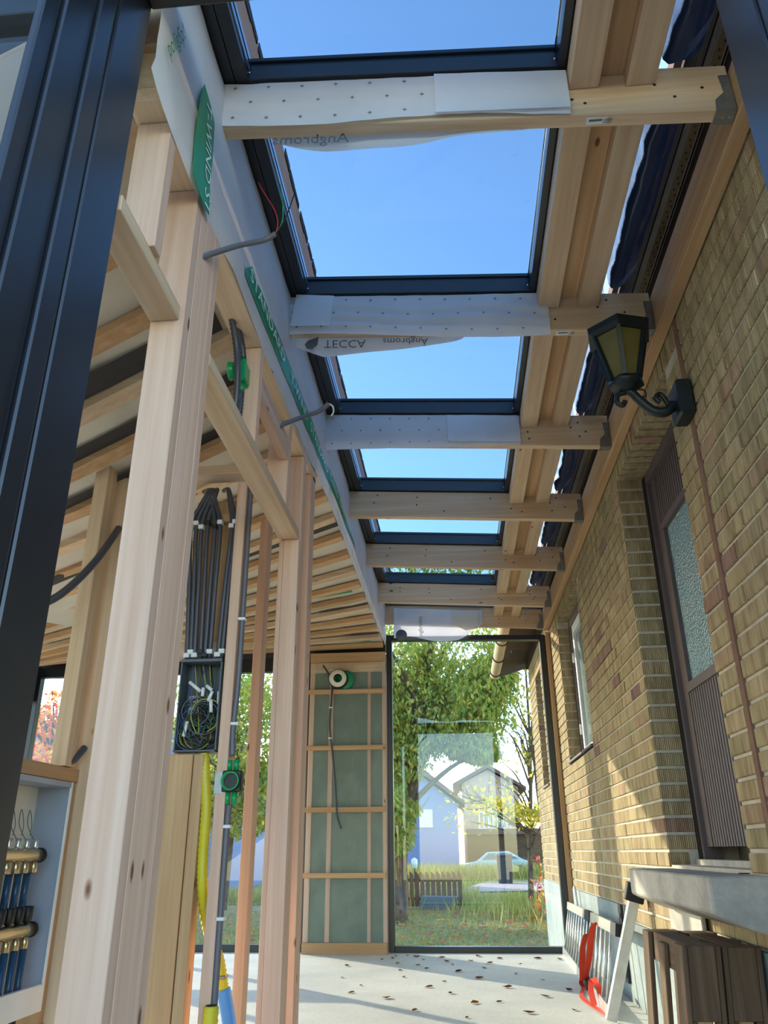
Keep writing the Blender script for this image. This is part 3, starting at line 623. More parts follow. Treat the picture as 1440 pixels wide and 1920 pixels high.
for i, xa, xb in ((0, .02, .448), (1, -.68, -.50), (2, .03, .447)):   # pale joining patches
    p = bpy.data.objects['membrane_sheet' + ('' if i == 0 else '.%03d' % i)]
    MB().grid(lambda u, v: Vector((xa+(xb-xa)*u+.02*v*(i == 1), RY[i]-(.034 if i == 1 else .0225)-.002*N(u*4, v*3, 8), rb(xa+(xb-xa)*u)+.012+(.178-.01*u)*v)), 10, 6).build('joining_patch', 'foil', p)
def r7(u, v):
    x = -.60+.93*u; cut = .23*(1-max(0, (u-.72)/.28)**1.5*.75)-.02*math.sin(u*9); return Vector((x, RY[6]-.012-.02*abs(math.sin(u*8+v*2))*(1-v)*(u < .3)-.012*N(u*4, v*3, 3), rb(x)+.17-(.10+cut)*(1-v)))
d7 = MB().grid(r7, 50, 16).build('membrane_sheet', 'foil'); one(d7, 'draped white membrane with grey corner at the far rafter', 'membrane')
MB().grid(lambda u, v: Vector((.02+.27*u, RY[6]-.03, rb(.1)+.155-.19*v*(1-.5*abs(u-.5))-.05*u*v)), 8, 6).build('folded_corner', 'foil2', d7)
MB().lathe([(.0, 0), (.06, .001), (.06, .002)], (-.52, RY[6]-.05, rb(-.5)-.13), 'y', 14).build('grey_fold', 'print_grey', d7)
text('ngbroms', 'membrane_print', 'print_grey', d7, (-.30, RY[6]-.045, rb(0)-.115), (0, 0, 1), (-1, 0, 0), .06)
# ---- black plastic under the eave, one length per bay
nm7 = ['over the sliding door', 'behind the first rafter', 'above the wall lantern', 'behind the third rafter', 'behind the fourth rafter', 'behind the fifth rafter', 'behind the sixth rafter']
for i in range(7):
    a, b = (1.0 if i == 0 else RY[i-1]+RW+.004), RY[i]-.004
    def pf(u, v, a=a, b=b, i=i):
        y = a+(b-a)*u; k = max(0, 1-v/.3); w = .016*N(y*10, 0, i)+.012*N(y*3, 0, i+5)
        return Vector((.775+w*(1-v)+.018*k*0+.12*max(0, v-.25)/.75, y, 3.205+.15*k-.03*math.sin(v*3)*(.8+.9*N(y*2.2, 0, i))+.008*N(y*5, v*3, i+2)+.05*v*v))
    o = MB().grid(pf, 36, 12).build('plastic_sheet', 'blackfoil'); one(o, 'crinkled black plastic strip under the eave '+nm7[i], 'plastic sheet', 'black plastic strips')
# ---- wall lantern
LN = thing('wall_lantern', 'dark iron wall lantern with amber panes on a scrolled arm', 'lantern', (1.02, 2.87, 2.52))
B('mounting_box', 'lantern', LN, .955, 1.018, 2.80, 2.93, 2.455, 2.615, .008)
arm = smooth_path([(.955, 2.87, 2.535), (.92, 2.87, 2.50), (.87, 2.87, 2.505), (.82, 2.87, 2.56), (.79, 2.87, 2.60), (.755, 2.87, 2.615)], 6)
MB().tube(arm, .017, 8, True, [.022-.008*abs(k/len(arm)-.2) for k in range(len(arm))]).build('arm', 'lantern', LN)
MB().tube(smooth_path([(.765, 2.87, 2.60), (.735, 2.87, 2.59), (.728, 2.87, 2.555), (.748, 2.87, 2.54), (.76, 2.87, 2.56)], 5), .011, 7).build('scroll', 'lantern', LN)
MB().tube(smooth_path([(.94, 2.87, 2.50), (.925, 2.87, 2.55), (.905, 2.87, 2.585), (.885, 2.87, 2.565), (.90, 2.87, 2.545)], 5), .011, 7).build('scroll', 'lantern', LN)
MB().tube(smooth_path([(.80, 2.88, 2.62), (.845, 2.88, 2.615), (.85, 2.88, 2.585), (.82, 2.88, 2.58)], 5), .004, 6).build('cable_loop', 'rubber', LN)
LC = Vector((.775, 2.87, 0))
def hexr(r, z, ph=.3): return [LC+Vector((r*math.cos(ph+k*math.pi/3), r*math.sin(ph+k*math.pi/3), z)) for k in range(6)]
lo6, hi6 = hexr(.062, 2.655), hexr(.118, 2.865)
bs = MB().lathe([(.02, 2.60), (.045, 2.61), (.05, 2.625), (.075, 2.632), (.072, 2.655), (.06, 2.66)], LC, 'z', 6); bs.build('base', 'lantern', LN)
for k in range(6):
    MB().beam(lo6[k], hi6[k], .016, .016).build('bar', 'lantern', LN)
    a, b, c, d = lo6[k], lo6[(k+1) % 6], hi6[(k+1) % 6], hi6[k]; cen = (a+b+c+d)/4; inn = (LC+Vector((0, 0, 2.76))-cen).normalized()*.006
    MB().prism([a+inn, b+inn, c+inn, d+inn], inn*.4).build('pane', 'amber', LN)
rf = MB(); r1, r2, r3, r4 = hexr(.118, 2.86), hexr(.142, 2.875), hexr(.146, 2.90), hexr(.07, 2.925)
vs_ = r1+r2+r3+r4+[LC+Vector((0, 0, 2.94))]; fs = []
for j in range(3): fs += [(j*6+k, j*6+(k+1) % 6, (j+1)*6+(k+1) % 6, (j+1)*6+k) for k in range(6)]
fs += [(18+k, 18+(k+1) % 6, 24) for k in range(6)]+[(5, 4, 3, 2, 1, 0)]
rf.add(vs_, fs).build('cap', 'lantern', LN)
# ---- concrete step and pallets
st = MB().prism([(.803, 2.89, .7675), (1.005, 2.89, .7675), (1.005, 2.89, .59), (.95, 2.89, .60), (.83, 2.89, .645), (.803, 2.89, .66)], (0, 1.32, 0))
so = st.build('concrete_step', 'concrete', None, .006); one(so, 'thick concrete landing slab below the ribbed door', 'step')
B('support_block', 'concrete', so, .985, 1.004, 3.75, 4.3, .0, .598, .004)
B('fallen_leaf', 'deadleaf', None, .98, 1.01, 3.12, 3.15, .7685, .772, 0); one(bpy.data.objects['fallen_leaf'], 'small yellow leaf on the concrete landing slab', 'leaf')
def pallet(x0, y0, y1, zt, label):
    t_ = thing('pallet', label, 'pallet', (x0+.065, (y0+y1)/2, 0), 'pallets stacked on edge below the step')
    lean = .035
    def bd(nm, xa, xb, ya, yb_, za, zb, m='old_z'):
        s0, s1 = lean*za/zt, lean*zb/zt
        MB().hexa([(xa-lean+s0, ya, za), (xb-lean+s0, ya, za), (xb-lean+s0, yb_, za), (xa-lean+s0, yb_, za), (xa-lean+s1, ya, zb), (xb-lean+s1, ya, zb), (xb-lean+s1, yb_, zb), (xa-lean+s1, yb_, zb)]).build(nm, m, t_, .003)
    for ya in (y0, y1-.11): bd('deck_board', x0, x0+.018, ya, ya+.11, 0, zt)
    bd('deck_board', x0, x0+.018, (y0+y1)/2-.045, (y0+y1)/2+.045, 0, zt-.02)
    bd('end_board', x0+.019, x0+.11, y0, y0+.02, .33, zt); bd('end_board', x0+.019, x0+.032, y0, y0+.02, 0, .33); bd('end_board', x0+.09, x0+.11, y0, y0+.02, 0, .33)
    bd('stringer', x0+.019, x0+.11, y0+.021, y1, zt-.10, zt, 'old_y'); bd('stringer', x0+.019, x0+.11, y0+.021, y1, 0.0, .08, 'old_y')
    bd('block', x0+.034, x0+.088, y0+.03, y0+.12, .0, .33, 'honey_z')
    for ya in (y0, y0+.2, y1-.11): bd('deck_board', x0+.111, x0+.128, ya, ya+.10, 0, zt)
    return t_
pallet(.735, 3.09, 3.72, .55, 'weathered pallet on edge nearest the ladder below the concrete step')
pallet(.870, 3.10, 3.70, .545, 'dark pallet on edge squeezed between other pallet and the wall')
# ---- ladder on its side, orange strap
ld = thing('ladder', 'aluminium ladder lying on its side along the brick plinth', 'ladder', (.85, 6.4, 0))
def lad(t_, s):  # t along, s up
    y = 8.05-2.95*t_; x0_ = .885-.10*t_*(1 if t_ < 1 else 1); return Vector((x0_+.075*s, y, .028+.36*s+.05*t_*s))
for s in (0, 1): MB().beam(lad(0, s), lad(1, s), .026, .06, (.15, 0, 1)).build('side_rail', 'steel', ld)
for k in range(15):
    t_ = .03+k*.0655; MB().tube([lad(t_, .04), lad(t_, .96)], .0085, 8).build('rung', 'steel', ld)
foot = MB().beam((.765, 5.0, .012), (.948, 4.92, .60), .058, .04, (0, 1, 0)); foot.build('stabiliser_bar', 'steel', ld, .004)
MB().beam((.942, 4.92, .585), (.968, 4.915, .675), .10, .07, (0, 1, 0)).build('rubber_foot', 'rubber', ld, .006)
MB().beam(lad(.97, 1), lad(1.04, 1), .034, .066, (.15, 0, 1)).build('end_cap', 'rubber', ld)
for s, tt in ((1, .56), (0, .62)): MB().beam(lad(tt-.05, s)+Vector((-.004, 0, 0)), lad(tt+.05, s)+Vector((-.004, 0, 0)), .032, .066, (.15, 0, 1)).build('rail_joint', 'rubber', ld)
def ribbon(pts, w, nrm=(0, 1, 0)):
    pts = smooth_path(pts, 8); mb_ = MB(); vs_ = []; wd = Vector(nrm).normalized()*w/2
    for p in pts: vs_ += [p-wd, p+wd]
    mb_.add(vs_, [(2*i, 2*i+1, 2*i+3, 2*i+2) for i in range(len(pts)-1)], True); return mb_
sp = thing('lashing_strap', 'bright orange lashing strap looped over the ladder rungs', 'strap', (.8, 5.9, 0))
pu = lambda t_, s, dx=-.035: lad(t_, s)+Vector((dx, 0, 0))
ribbon([pu(.74, .98, .0), pu(.74, .9), pu(.72, .45), pu(.67, .12), pu(.64, .06), pu(.61, .15), pu(.585, .5), pu(.585, .72, -.02)], .05, (1, .5, .15)).build('upper_loop', 'orange', sp)
ribbon([pu(.62, .18, -.03), pu(.64, .02, -.05), Vector((.78, 6.12, .012)), Vector((.72, 5.75, .008)), Vector((.755, 5.35, .008)), Vector((.79, 5.10, .008))], .04, (.6, .5, 0)).build('lower_tail', 'orange', sp)
ribbon([Vector((.75, 5.45, .01)), Vector((.76, 5.62, .06)), Vector((.79, 5.75, .11)), Vector((.80, 5.62, .10)), Vector((.805, 5.5, .04))], .04, (.8, .3, .2)).build('loose_end', 'orange', sp)
ribbon([pu(.55, .25, -.02), pu(.56, .12, -.03), pu(.575, .04, -.03)], .02).build('loose_end', 'orange', sp)
# ---- electrics on the cross partition
eb = thing('electrical_box', 'open grey wall box crammed with coloured wires', 'electrical box', (-1.04, 3.2, 1.22))
x0, x1, y0, y1, z0, z1 = -1.128, -.953, 3.155, 3.25, 1.22, 1.587
MB().box(x0, x1, y1-.004, y1, z0, z1).build('back_plate', 'grey_box', eb)
for nm, a in (('side_wall', (x0, x0+.006, y0, y1-.004, z0, z1)), ('side_wall', (x1-.006, x1, y0, y1-.004, z0, z1)), ('top_wall', (x0, x1, y0-.008, y1-.004, z1-.008, z1+.004)), ('bottom_wall', (x0, x1, y0, y1-.004, z0, z0+.006))): B(nm, 'grey_box', eb, *a, .001)
B('terminal_block', 'cabinet', eb, -1.10, -1.05, 3.20, 3.245, 1.36, 1.45, .004); B('mounting_rail', 'wire_yg', eb, -1.12, -1.03, 3.22, 3.245, 1.335, 1.345, 0)
for k in range(46):
    c = Vector((rnd.uniform(-1.08, -1.0), rnd.uniform(3.17, 3.22), rnd.uniform(1.28, 1.38))); r = rnd.uniform(.035, .075); ph = rnd.uniform(0, 6.3)
    pts = [c+Vector((r*math.cos(ph+a*.7)*(1-.03*a), .012*math.sin(a+ph), r*.95*math.sin(ph+a*.7))) for a in range(9)]
    pts = [Vector((min(max(p.x, x0+.012), x1-.012), p.y, max(p.z, z0+.012))) for p in pts]
    if k % 3 == 0: pts.append(Vector((rnd.uniform(-1.1, -.98), 3.20, 1.575)))
    MB().tube(smooth_path(pts, 4), .0022, 5).build('wire', ('wire_yg', 'wire_bl', 'black', 'wire_br', 'conduit', 'black', 'wire_green')[k % 7], eb)
for a, b in (((-1.09, 3.17, 1.50), (-1.04, 3.17, 1.46)), ((-1.03, 3.17, 1.475), (-1.03, 3.17, 1.44)), ((-1.02, 3.18, 1.485), (-.995, 3.18, 1.465)), ((-.99, 3.17, 1.46), (-1.005, 3.17, 1.42)), ((-.995, 3.175, 1.425), (-.99, 3.175, 1.375)), ((-.965, 3.18, 1.46), (-.963, 3.18, 1.41)), ((-1.085, 3.17, 1.34), (-1.095, 3.17, 1.28))): MB().tube([a, b], .0075, 8).build('connector_sleeve', 'white', eb)
tops = [-1.155, -1.13, -1.105, -1.078, -1.045, -1.02, -.966, -.95]; bots = [-1.118, -1.102, -1.085, -1.06, -1.04, -1.02, -.985, -.967]
for k in range(8):
    xt, xb_ = tops[k], bots[k]; bend = -1.09+.012*(k % 4) if k < 6 else -1.0
    pts = smooth_path([(xb_, 3.19, 1.592), (xb_+(xt-xb_)*.5, 3.185, 1.92), (xt, 3.185, 2.2), (xt*.5+bend*.5, 3.19, 2.31), (bend, 3.20, 2.39), (bend-.03-.02*(k % 3), 3.29, 2.43)], 6)
    o = MB().tube(pts, .0105, 8).build('conduit', 'conduit_dark'); one(o, '%s dark grey conduit from the post above the electrical box' % ['first', 'second', 'third', 'fourth', 'fifth', 'sixth', 'seventh', 'eighth'][k], 'conduit', 'conduits above the electrical box')
    B('clip', 'white' if k not in (3, 4) else 'black', o, xt-.012, xt+.012, 3.168, 3.20, 2.19+.02*(k % 2), 2.21+.02*(k % 2), .002)
    B('coupling', 'white' if k not in (3, 4) else 'black', o, xb_-.013, xb_+.013, 3.174, 3.205, 1.605+.014*(k % 2), 1.625+.014*(k % 2), .002)
o = MB().tube(smooth_path([(-.885, 3.17, 2.40), (-.884, 3.17, 1.9), (-.884, 3.17, 1.5), (-.89, 3.165, 1.32), (-.884, 3.16, 1.2)], 6), .0115, 8).build('conduit', 'conduit'); one(o, 'grey conduit clipped to the stud above the lower green socket box', 'conduit')
for z in (1.755, 1.32): B('clip', 'white', o, -.90, -.868, 3.153, 3.185, z, z+.012, .002)
o = MB().tube(smooth_path([(-.884, 3.16, 1.02), (-.888, 3.165, .93), (-.89, 3.165, .6), (-.89, 3.165, .3)], 6), .0125, 8).build('conduit', 'conduit'); one(o, 'grey conduit running down from the lower green socket box', 'conduit')
for z in (.935, .62): B('clip', 'white', o, -.905, -.872, 3.150, 3.185, z, z+.012, .002)
gb = thing('socket_box', 'round green socket box on a metal bracket low on the stud', 'socket box', (-.875, 3.16, 1.1))
MB().lathe([(.033, 0), (.036, -.012), (.03, -.012), (.028, .03), (.0, .03)], (-.878, 3.135, 1.105), 'y', 20, False).build('ring', 'green_pl', gb)
B('body', 'black', gb, -.915, -.838, 3.142, 3.18, 1.065, 1.145, .004)
for xa in (-.893, -.866):
    for za, zb in ((1.146, 1.185), (1.02, 1.064)): MB().lathe([(.0115, za), (.0115, zb)], (xa, 3.16, 0), 'z', 10).build('spout', 'green_pl', gb)
B('bracket', 'galv', gb, -.945, -.90, 3.147, 3.1495, 1.06, 1.14, .0)
g1 = thing('socket_box', 'green socket box with corrugated pipes above the header', 'socket box', (-.77, 2.47, 2.5))
MB().lathe([(.036, 0), (.036, .012), (.03, .03), (.0, .03)], (-.80, 2.45, 2.53), 'x', 16, False).build('ring', 'green_pl', g1); B('body', 'green_pl', g1, -.775, -.735, 2.44, 2.51, 2.49, 2.57, .006)
for za, zb in ((2.572, 2.60), (2.45, 2.488)): MB().lathe([(.0125, za), (.0125, zb)], (-.755, 2.475, 0), 'z', 10).build('spout', 'green_pl', g1)
def corr(pts, r, n=None, rid=.12, seg=10):
    pts = smooth_path(pts, 14); return MB().tube(pts, r, seg, True, [r*(1+(rid if k % 2 else -rid)) for k in range(len(pts))])
for nm, lab, pts in (('corrugated_pipe', 'dark corrugated pipe beside the upper green socket box', [(-.772, 2.33, 2.70), (-.76, 2.385, 2.60), (-.752, 2.40, 2.5), (-.755, 2.42, 2.38), (-.77, 2.44, 2.27)]), ('corrugated_pipe', 'dark corrugated pipe entering the upper green socket box', [(-.765, 2.37, 2.70), (-.76, 2.44, 2.66), (-.755, 2.47, 2.60)]), ('corrugated_pipe', 'dark corrugated pipe hanging below the upper green socket box', [(-.755, 2.475, 2.45), (-.758, 2.48, 2.36), (-.775, 2.50, 2.26)])):
    o = corr(pts, .0125).build(nm, 'conduit_dark'); one(o, lab, 'pipe')
yh = corr([(-1.01, 3.19, 1.215), (-.995, 3.185, 1.12), (-.980, 3.18, 1.0), (-.982, 3.19, .85), (-.975, 3.20, .72), (-.965, 3.28, .58), (-.945, 3.38, .47), (-.925, 3.40, .37)], .021, rid=.09); yo = yh.build('drain_hose', 'yellow'); one(yo, 'yellow corrugated hose running down from the electrical box', 'hose')
bl = MB().tube(smooth_path([(-.925, 3.40, .37), (-.90, 3.41, .27), (-.87, 3.42, .12), (-.86, 3.43, .02)], 5), .027, 12).build('hose_sleeve', 'bluehose', yo)
B('hose_clamp', 'galv', yo, -.957, -.912, 3.372, 3.42, .405, .418, .004)
o = corr([(-.885, 3.11, .36), (-.885, 3.11, .2), (-.885, 3.11, .02)], .026, rid=.06).build('floor_pipe', 'yellow'); one(o, 'short upright yellow pipe rising from the floor', 'pipe')
o = MB().tube(smooth_path([(-.885, 3.112, .362), (-.885, 3.112, .355)], 1), .02, 10).build('opening', 'rubber', o)
# loose cables out of the stud wall
c1 = thing('cable', 'grey conduit stub with bare red and green wires from the front post', 'cable', (-.70, 1.8, 2.5))
MB().tube(smooth_path([(-.71, 1.80, 2.497), (-.68, 1.83, 2.54), (-.62, 1.90, 2.63), (-.56, 1.95, 2.69), (-.52, 1.95, 2.715)], 6), .0095, 8).build('conduit', 'conduit', c1)
for mt, pts in (('red', [(-.52, 1.95, 2.715), (-.515, 1.95, 2.76), (-.53, 1.95, 2.82), (-.575, 1.95, 2.91), (-.59, 1.95, 2.945)]), ('green_pl', [(-.52, 1.95, 2.715), (-.50, 1.95, 2.77), (-.505, 1.95, 2.87), (-.515, 1.95, 2.93)]), ('black', [(-.52, 1.95, 2.715), (-.49, 1.95, 2.78), (-.465, 1.95, 2.88)])): MB().tube(smooth_path(pts, 5), .0022, 5).build('wire', mt, c1)
c2_ = thing('cable', 'grey conduit stub curving out of the noggin by the third rafter', 'cable', (-.70, 2.9, 2.54))
MB().tube(smooth_path([(-.71, 2.90, 2.537), (-.68, 2.97, 2.60), (-.63, 3.07, 2.685), (-.57, 3.1, 2.725), (-.525, 3.1, 2.765)], 6), .011, 8).build('conduit', 'conduit', c2_)
MB().tube(smooth_path([(-.525, 3.1, 2.765), (-.505, 3.1, 2.75), (-.50, 3.1, 2.72), (-.51, 3.1, 2.70)], 5), .004, 6).build('string', 'white', c2_)
o = MB().tube(smooth_path([(-1.47, 3.13, 2.19), (-1.46, 3.05, 2.10), (-1.47, 2.92, 1.93), (-1.53, 2.82, 1.78), (-1.62, 2.75, 1.70)], 6), .016, 8).build('cable', 'conduit_dark'); one(o, 'thick dark cable slung between the dark studs at left', 'cable')
o = MB().tube(smooth_path([(-1.49, 3.14, 1.24), (-1.50, 3.09, 1.19), (-1.53, 3.06, 1.165)], 5), .014, 8).build('cable', 'conduit_dark'); one(o, 'short dark cable end above the heating cabinet rail', 'cable')
# ---- underfloor heating cabinet
hc = thing('manifold_cabinet', 'grey heating cabinet with nickel manifolds and blue pipes', 'cabinet', (-1.57, 2.5, .3))
Y0, Y1 = 2.0, 3.11
MB().box(-1.64, -1.635, Y0, Y1, .36, 1.105).build('back_plate', 'cabinet_white', hc)
B('side_wall', 'cabinet', hc, -1.635, -1.505, Y1-.006, Y1, .36, 1.105, .001); B('side_wall', 'cabinet', hc, -1.635, -1.505, Y0, Y0+.006, .36, 1.105, .001)
B('top_wall', 'cabinet', hc, -1.635, -1.50, Y0, Y1, 1.085, 1.105, .001); B('bottom_flange', 'white', hc, -1.515, -1.498, Y0, Y1, .34, .425, .001)
B('front_flange', 'white', hc, -1.505, -1.499, Y1-.012, Y1, .36, 1.105, 0)
for z in (.98, 1.02): B('mounting_rail', 'white', hc, -1.633, -1.62, Y0+.02, 2.92, z, z+.008, 0)
for zc, ye, nv in ((.845, 3.03, 9), (.60, 3.05, 10)):
    prof = []
    for k in range(nv*2): prof += [(.021 if k % 2 else .0235, ye-.045*k)]
    mf = MB().lathe(prof, (-1.555, 0, zc), 'y', 14).build('manifold', 'nickel', hc)
    MB().lathe([(.026, ye+.001), (.026, ye+.014), (.018, ye+.022)], (-1.555, 0, zc), 'y', 14).build('end_cap', 'rubber', mf)
    for k in range(nv):
        yv = ye-.035-.062*k
        if zc > .7: MB().lathe([(.009, zc+.02), (.011, zc+.03), (.008, zc+.04), (.012, zc+.055)], (-1.555, yv, 0), 'z', 8).build('valve', 'steel', mf)
        else: MB().lathe([(.007, zc+.02), (.018, zc+.035), (.02, zc+.075), (.015, zc+.078)], (-1.555, yv, 0), 'z', 10).build('actuator_cap', 'black', mf)
        MB().lathe([(.009, zc-.02), (.014, zc-.03), (.015, zc-.055), (.010, zc-.06)], (-1.55, yv, 0), 'z', 6).build('pipe_nut', 'nickel', mf)
        MB().lathe([(.013, .30 if zc < .7 else .66), (.013, zc-.06)], (-1.55+(.0 if zc < .7 else -.02), yv, 0), 'z', 8).build('pipe', 'pipe_blue', hc)
for k in range(5):
    yv = 2.98-.06*k; MB().tube(smooth_path([(-1.56, yv, .90), (-1.58, yv-.02, .95), (-1.60, yv+.02, 1.0), (-1.60, yv+.05, .95), (-1.58, yv+.01, .91)], 5), .0015, 4).build('capillary_wire', 'grey_box', hc)
# ---- on the insulated end wall
tp = thing('tape_roll', 'green and black tape roll resting on the top batten', 'tape roll', (-1.165, 7.93, 2.37))
MB().lathe([(.045, -.06), (.088, -.06), (.088, -.045), (.045, -.045), (.045, -.06)], (-1.165, 7.93, 2.467), 'y', 24, False).build('label_ring', 'cabinet_white', tp)
MB().lathe([(.05, -.05), (.098, -.05), (.098, .0), (.05, .0), (.05, -.05)], (-1.165, 7.94, 2.467), 'y', 24, False).build('band', 'rubber', tp)
MB().lathe([(.04, 0), (.095, 0), (.09, .035), (.04, .035)], (-1.10, 7.95, 2.467), 'y', 20).build('green_wrap', 'tape', tp)
o = MB().tube(smooth_path([(-1.333, 7.95, 2.617), (-1.27, 7.95, 2.52), (-1.235, 7.95, 2.40), (-1.24, 7.95, 2.25), (-1.25, 7.95, 2.0), (-1.22, 7.95, 1.76), (-1.19, 7.95, 1.5), (-1.17, 7.95, 1.25), (-1.16, 7.95, 1.16), (-1.12, 7.95, 1.05)], 6), .010, 7).build('cable', 'conduit_dark'); one(o, 'dark cable hanging down the insulated end wall', 'cable')
for z in (2.56, 2.18, 1.88): B('clip', 'white', o, -1.262, -1.225, 7.936, 7.966, z, z+.012, .002)

# ================================================================== OUTDOORS
def tree(name, label, base, trunk, blobs, nleaf, lsize, lmat, limbs=14, tr=.16, seed=1, hang=0.0, group=None, twig=.012):
    r = random.Random(seed); t_ = thing(name, label, 'tree', base, group); base = Vector(base)
    tp_ = [base+Vector(p) for p in trunk]; sp_ = smooth_path(tp_, 5); n = len(sp_)
    MB().tube(sp_, tr, 9, True, [tr*(1-.7*k/(n-1)) for k in range(n)]).build('trunk', 'bark', t_)
    mb_ = MB(); tips = []
    for k in range(limbs):
        c, rad = blobs[k % len(blobs)]; c = base+Vector(c); e = c+Vector([r.uniform(-1, 1)*q*.85 for q in rad]); s0 = min(sp_[n//4:], key=lambda p: abs(p.z-(e.z-.45*(e-sp_[0]).length*.6)))
        mid = (s0+e)/2+Vector((r.uniform(-.12, .12), r.uniform(-.12, .12), r.uniform(.1, .4)))
        pth = smooth_path([s0, mid, e], 5); mb_.tube(pth, .03, 5, False, [tr*.34*(1-.8*i/(len(pth)-1))+twig*.4 for i in range(len(pth))])
        for q in range(4):
            a = pth[r.randrange(4, len(pth))]; b = a+Vector((r.uniform(-.5, .5), r.uniform(-.5, .5), r.uniform(.0, .7)))
            mb_.tube([a, (a+b)/2+Vector((0, 0, -.03)), b], twig, 4, False, [twig, twig*.8, twig*.4]); tips.append(b)
    tag(mb_.build('branches', 'bark', t_), kind='stuff')
    lv = MB(); vs_, fs = [], []
    for k in range(nleaf):
        c, rad = blobs[r.randrange(len(blobs))]; c = base+Vector(c)
        while True:
            q = Vector((r.uniform(-1, 1), r.uniform(-1, 1), r.uniform(-1, 1)))
            if q.length < 1: break
        q = q*(.55+.45*q.length); p = c+Vector((q.x*rad[0], q.y*rad[1], q.z*rad[2]))
        p += Vector((N(p.x*1.3, p.y*1.3, p.z*1.3), N(p.y*1.3, p.z, 3), N(p.z*1.1, p.x, 7)))*.5
        a = Vector((r.uniform(-1, 1), r.uniform(-1, 1), r.uniform(-1, 1)-hang)).normalized(); b = a.orthogonal().normalized()
        b.rotate(Matrix.Rotation(r.uniform(0, 6.28), 3, a)); L = lsize*r.uniform(.6, 1.3); w = L*.22
        i0 = len(vs_); vs_ += [p, p+a*L*.5+b*w, p+a*L, p+a*L*.5-b*w]; fs.append((i0, i0+1, i0+2, i0+3))
    lv.v = vs_; lv.f = fs; lv.sm = [False]*len(fs)
    me = bpy.data.meshes.new('foliage'); me.from_pydata([tuple(p-base) for p in vs_], [], fs); me.materials.append(M[lmat]); o = bpy.data.objects.new('foliage', me); COL.objects.link(o); o.parent = t_; o['kind'] = 'stuff'
    return t_
G = -.42
tree('willow_tree', 'big green willow-like tree filling the end window', (-1.25, 17, G), [(0, 0, 0), (.05, 0, 1.4), (.35, 0, 2.6), (.6, .1, 4.2), (.8, 0, 6)],
     [((.6, 0, 5.2), (2.4, 1.6, 1.5)), ((-.6, 0, 4.6), (1.6, 1.4, 1.6)), ((1.6, 0, 4.4), (1.0, 1.2, .9)), ((.0, 0, 3.3), (.9, 1.0, .9)), ((-.1, -.3, 2.0), (.6, .7, .6)), ((.6, 0, 6.6), (2.6, 1.8, 1.2)), ((1.5, 0, 3.3), (.6, .8, .4)), ((1.2, 0, 4.0), (1.3, 1.0, .8)), ((.3, 0, 4.0), (1.2, 1.0, .8)), ((2.2, 0, 4.7), (.6, .8, .8))], 48000, .13, 'leaf_green', 22, .2, 3, 1.1)
tree('leaning_tree', 'leaning sparse tree with yellow leaves beside the brick corner', (2.35, 16.5, G), [(0, 0, 0), (-.35, 0, .9), (-.7, 0, 1.8), (-.75, 0, 3.2), (-.5, 0, 5.2)],
     [((-.9, 0, 2.0), (.9, .8, .35)), ((-.5, 0, 3.6), (.5, .6, 1.0)), ((-.2, 0, 5.0), (.8, .7, .9)), ((.1, 0, 2.6), (.5, .6, .5))], 1300, .15, 'leaf_yellow', 26, .10, 5, .3, twig=.009)
tree('bare_tree', 'thin bare tree behind the leaning tree', (1.55, 20, G), [(0, 0, 0), (.1, 0, 1.6), (.25, 0, 3.4), (.3, 0, 5.6)], [((.2, 0, 4.0), (1.5, 1, 1.9)), ((-.6, 0, 2.2), (1.4, .8, .7))], 700, .14, 'leaf_yellow', 34, .07, 8, .2, twig=.008)
tree('maple_tree', 'orange and red maple seen past the left black frame', (-12, 23, G), [(0, 0, 0), (0, 0, 2), (.1, 0, 4)], [((0, 0, 4.2), (2.4, 2, 1.7)), ((-.6, 0, 2.8), (1.8, 1.5, 1.0)), ((.9, 0, 3.0), (1.3, 1.2, .8))], 6000, .24, 'leaf_orange', 18, .16, 11)
tree('birch_tree', 'yellow-green tree showing between the studs', (-5.6, 20, G), [(0, 0, 0), (.1, 0, 2), (.1, 0, 4.5)], [((0, 0, 4.4), (1.7, 1.5, 1.9)), ((.3, 0, 2.6), (1.2, 1.1, .9))], 11000, .18, 'leaf_green', 16, .12, 12, .5)
tree('hedge_tree', 'bushy yellow shrub tree beyond the left glazing', (-8.4, 19, G), [(0, 0, 0), (0, 0, 1.6)], [((0, 0, 1.7), (1.6, 1.2, 1.3))], 3600, .2, 'leaf_yellow', 10, .09, 14)
# picket fence
fe = thing('picket_fence', 'brown wooden picket fence across the lawn', 'fence', (-.8, 20.8, G))
FA, FB = Vector((-3.9, 20.6, G)), Vector((-.04, 20.95, G))
for k in range(31):
    p = FA+(FB-FA)*(k/30); w = .05; h = .80+rnd.uniform(-.015, .015)
    MB().prism([(p.x-w, p.y, p.z+.05), (p.x+w, p.y, p.z+.05), (p.x+w, p.y, p.z+h-.07), (p.x-w*.6, p.y, p.z+h+.02), (p.x-w, p.y, p.z+h)], (0, .022, 0)).build('picket', 'fence', fe)
for z in (.22, .62): MB().beam(FA+Vector((0, .045, z)), FB+Vector((0, .045, z)), .045, .07).build('fence_rail', 'fence', fe)
for t_ in (0, .5, 1): p = FA+(FB-FA)*t_; B('post', 'fence', fe, p.x-.045, p.x+.045, p.y+.07, p.y+.15, G-.05, p.z+.72)
o = MB().prism([(-1.0, 20.3, G), (-.15, 20.3, G), (-.12, 20.3, G+.28), (-.95, 20.3, G+.30)], (0, .5, 0)).build('planter_box', 'grey_box', None, .01); one(o, 'low grey box standing before the picket fence', 'box')
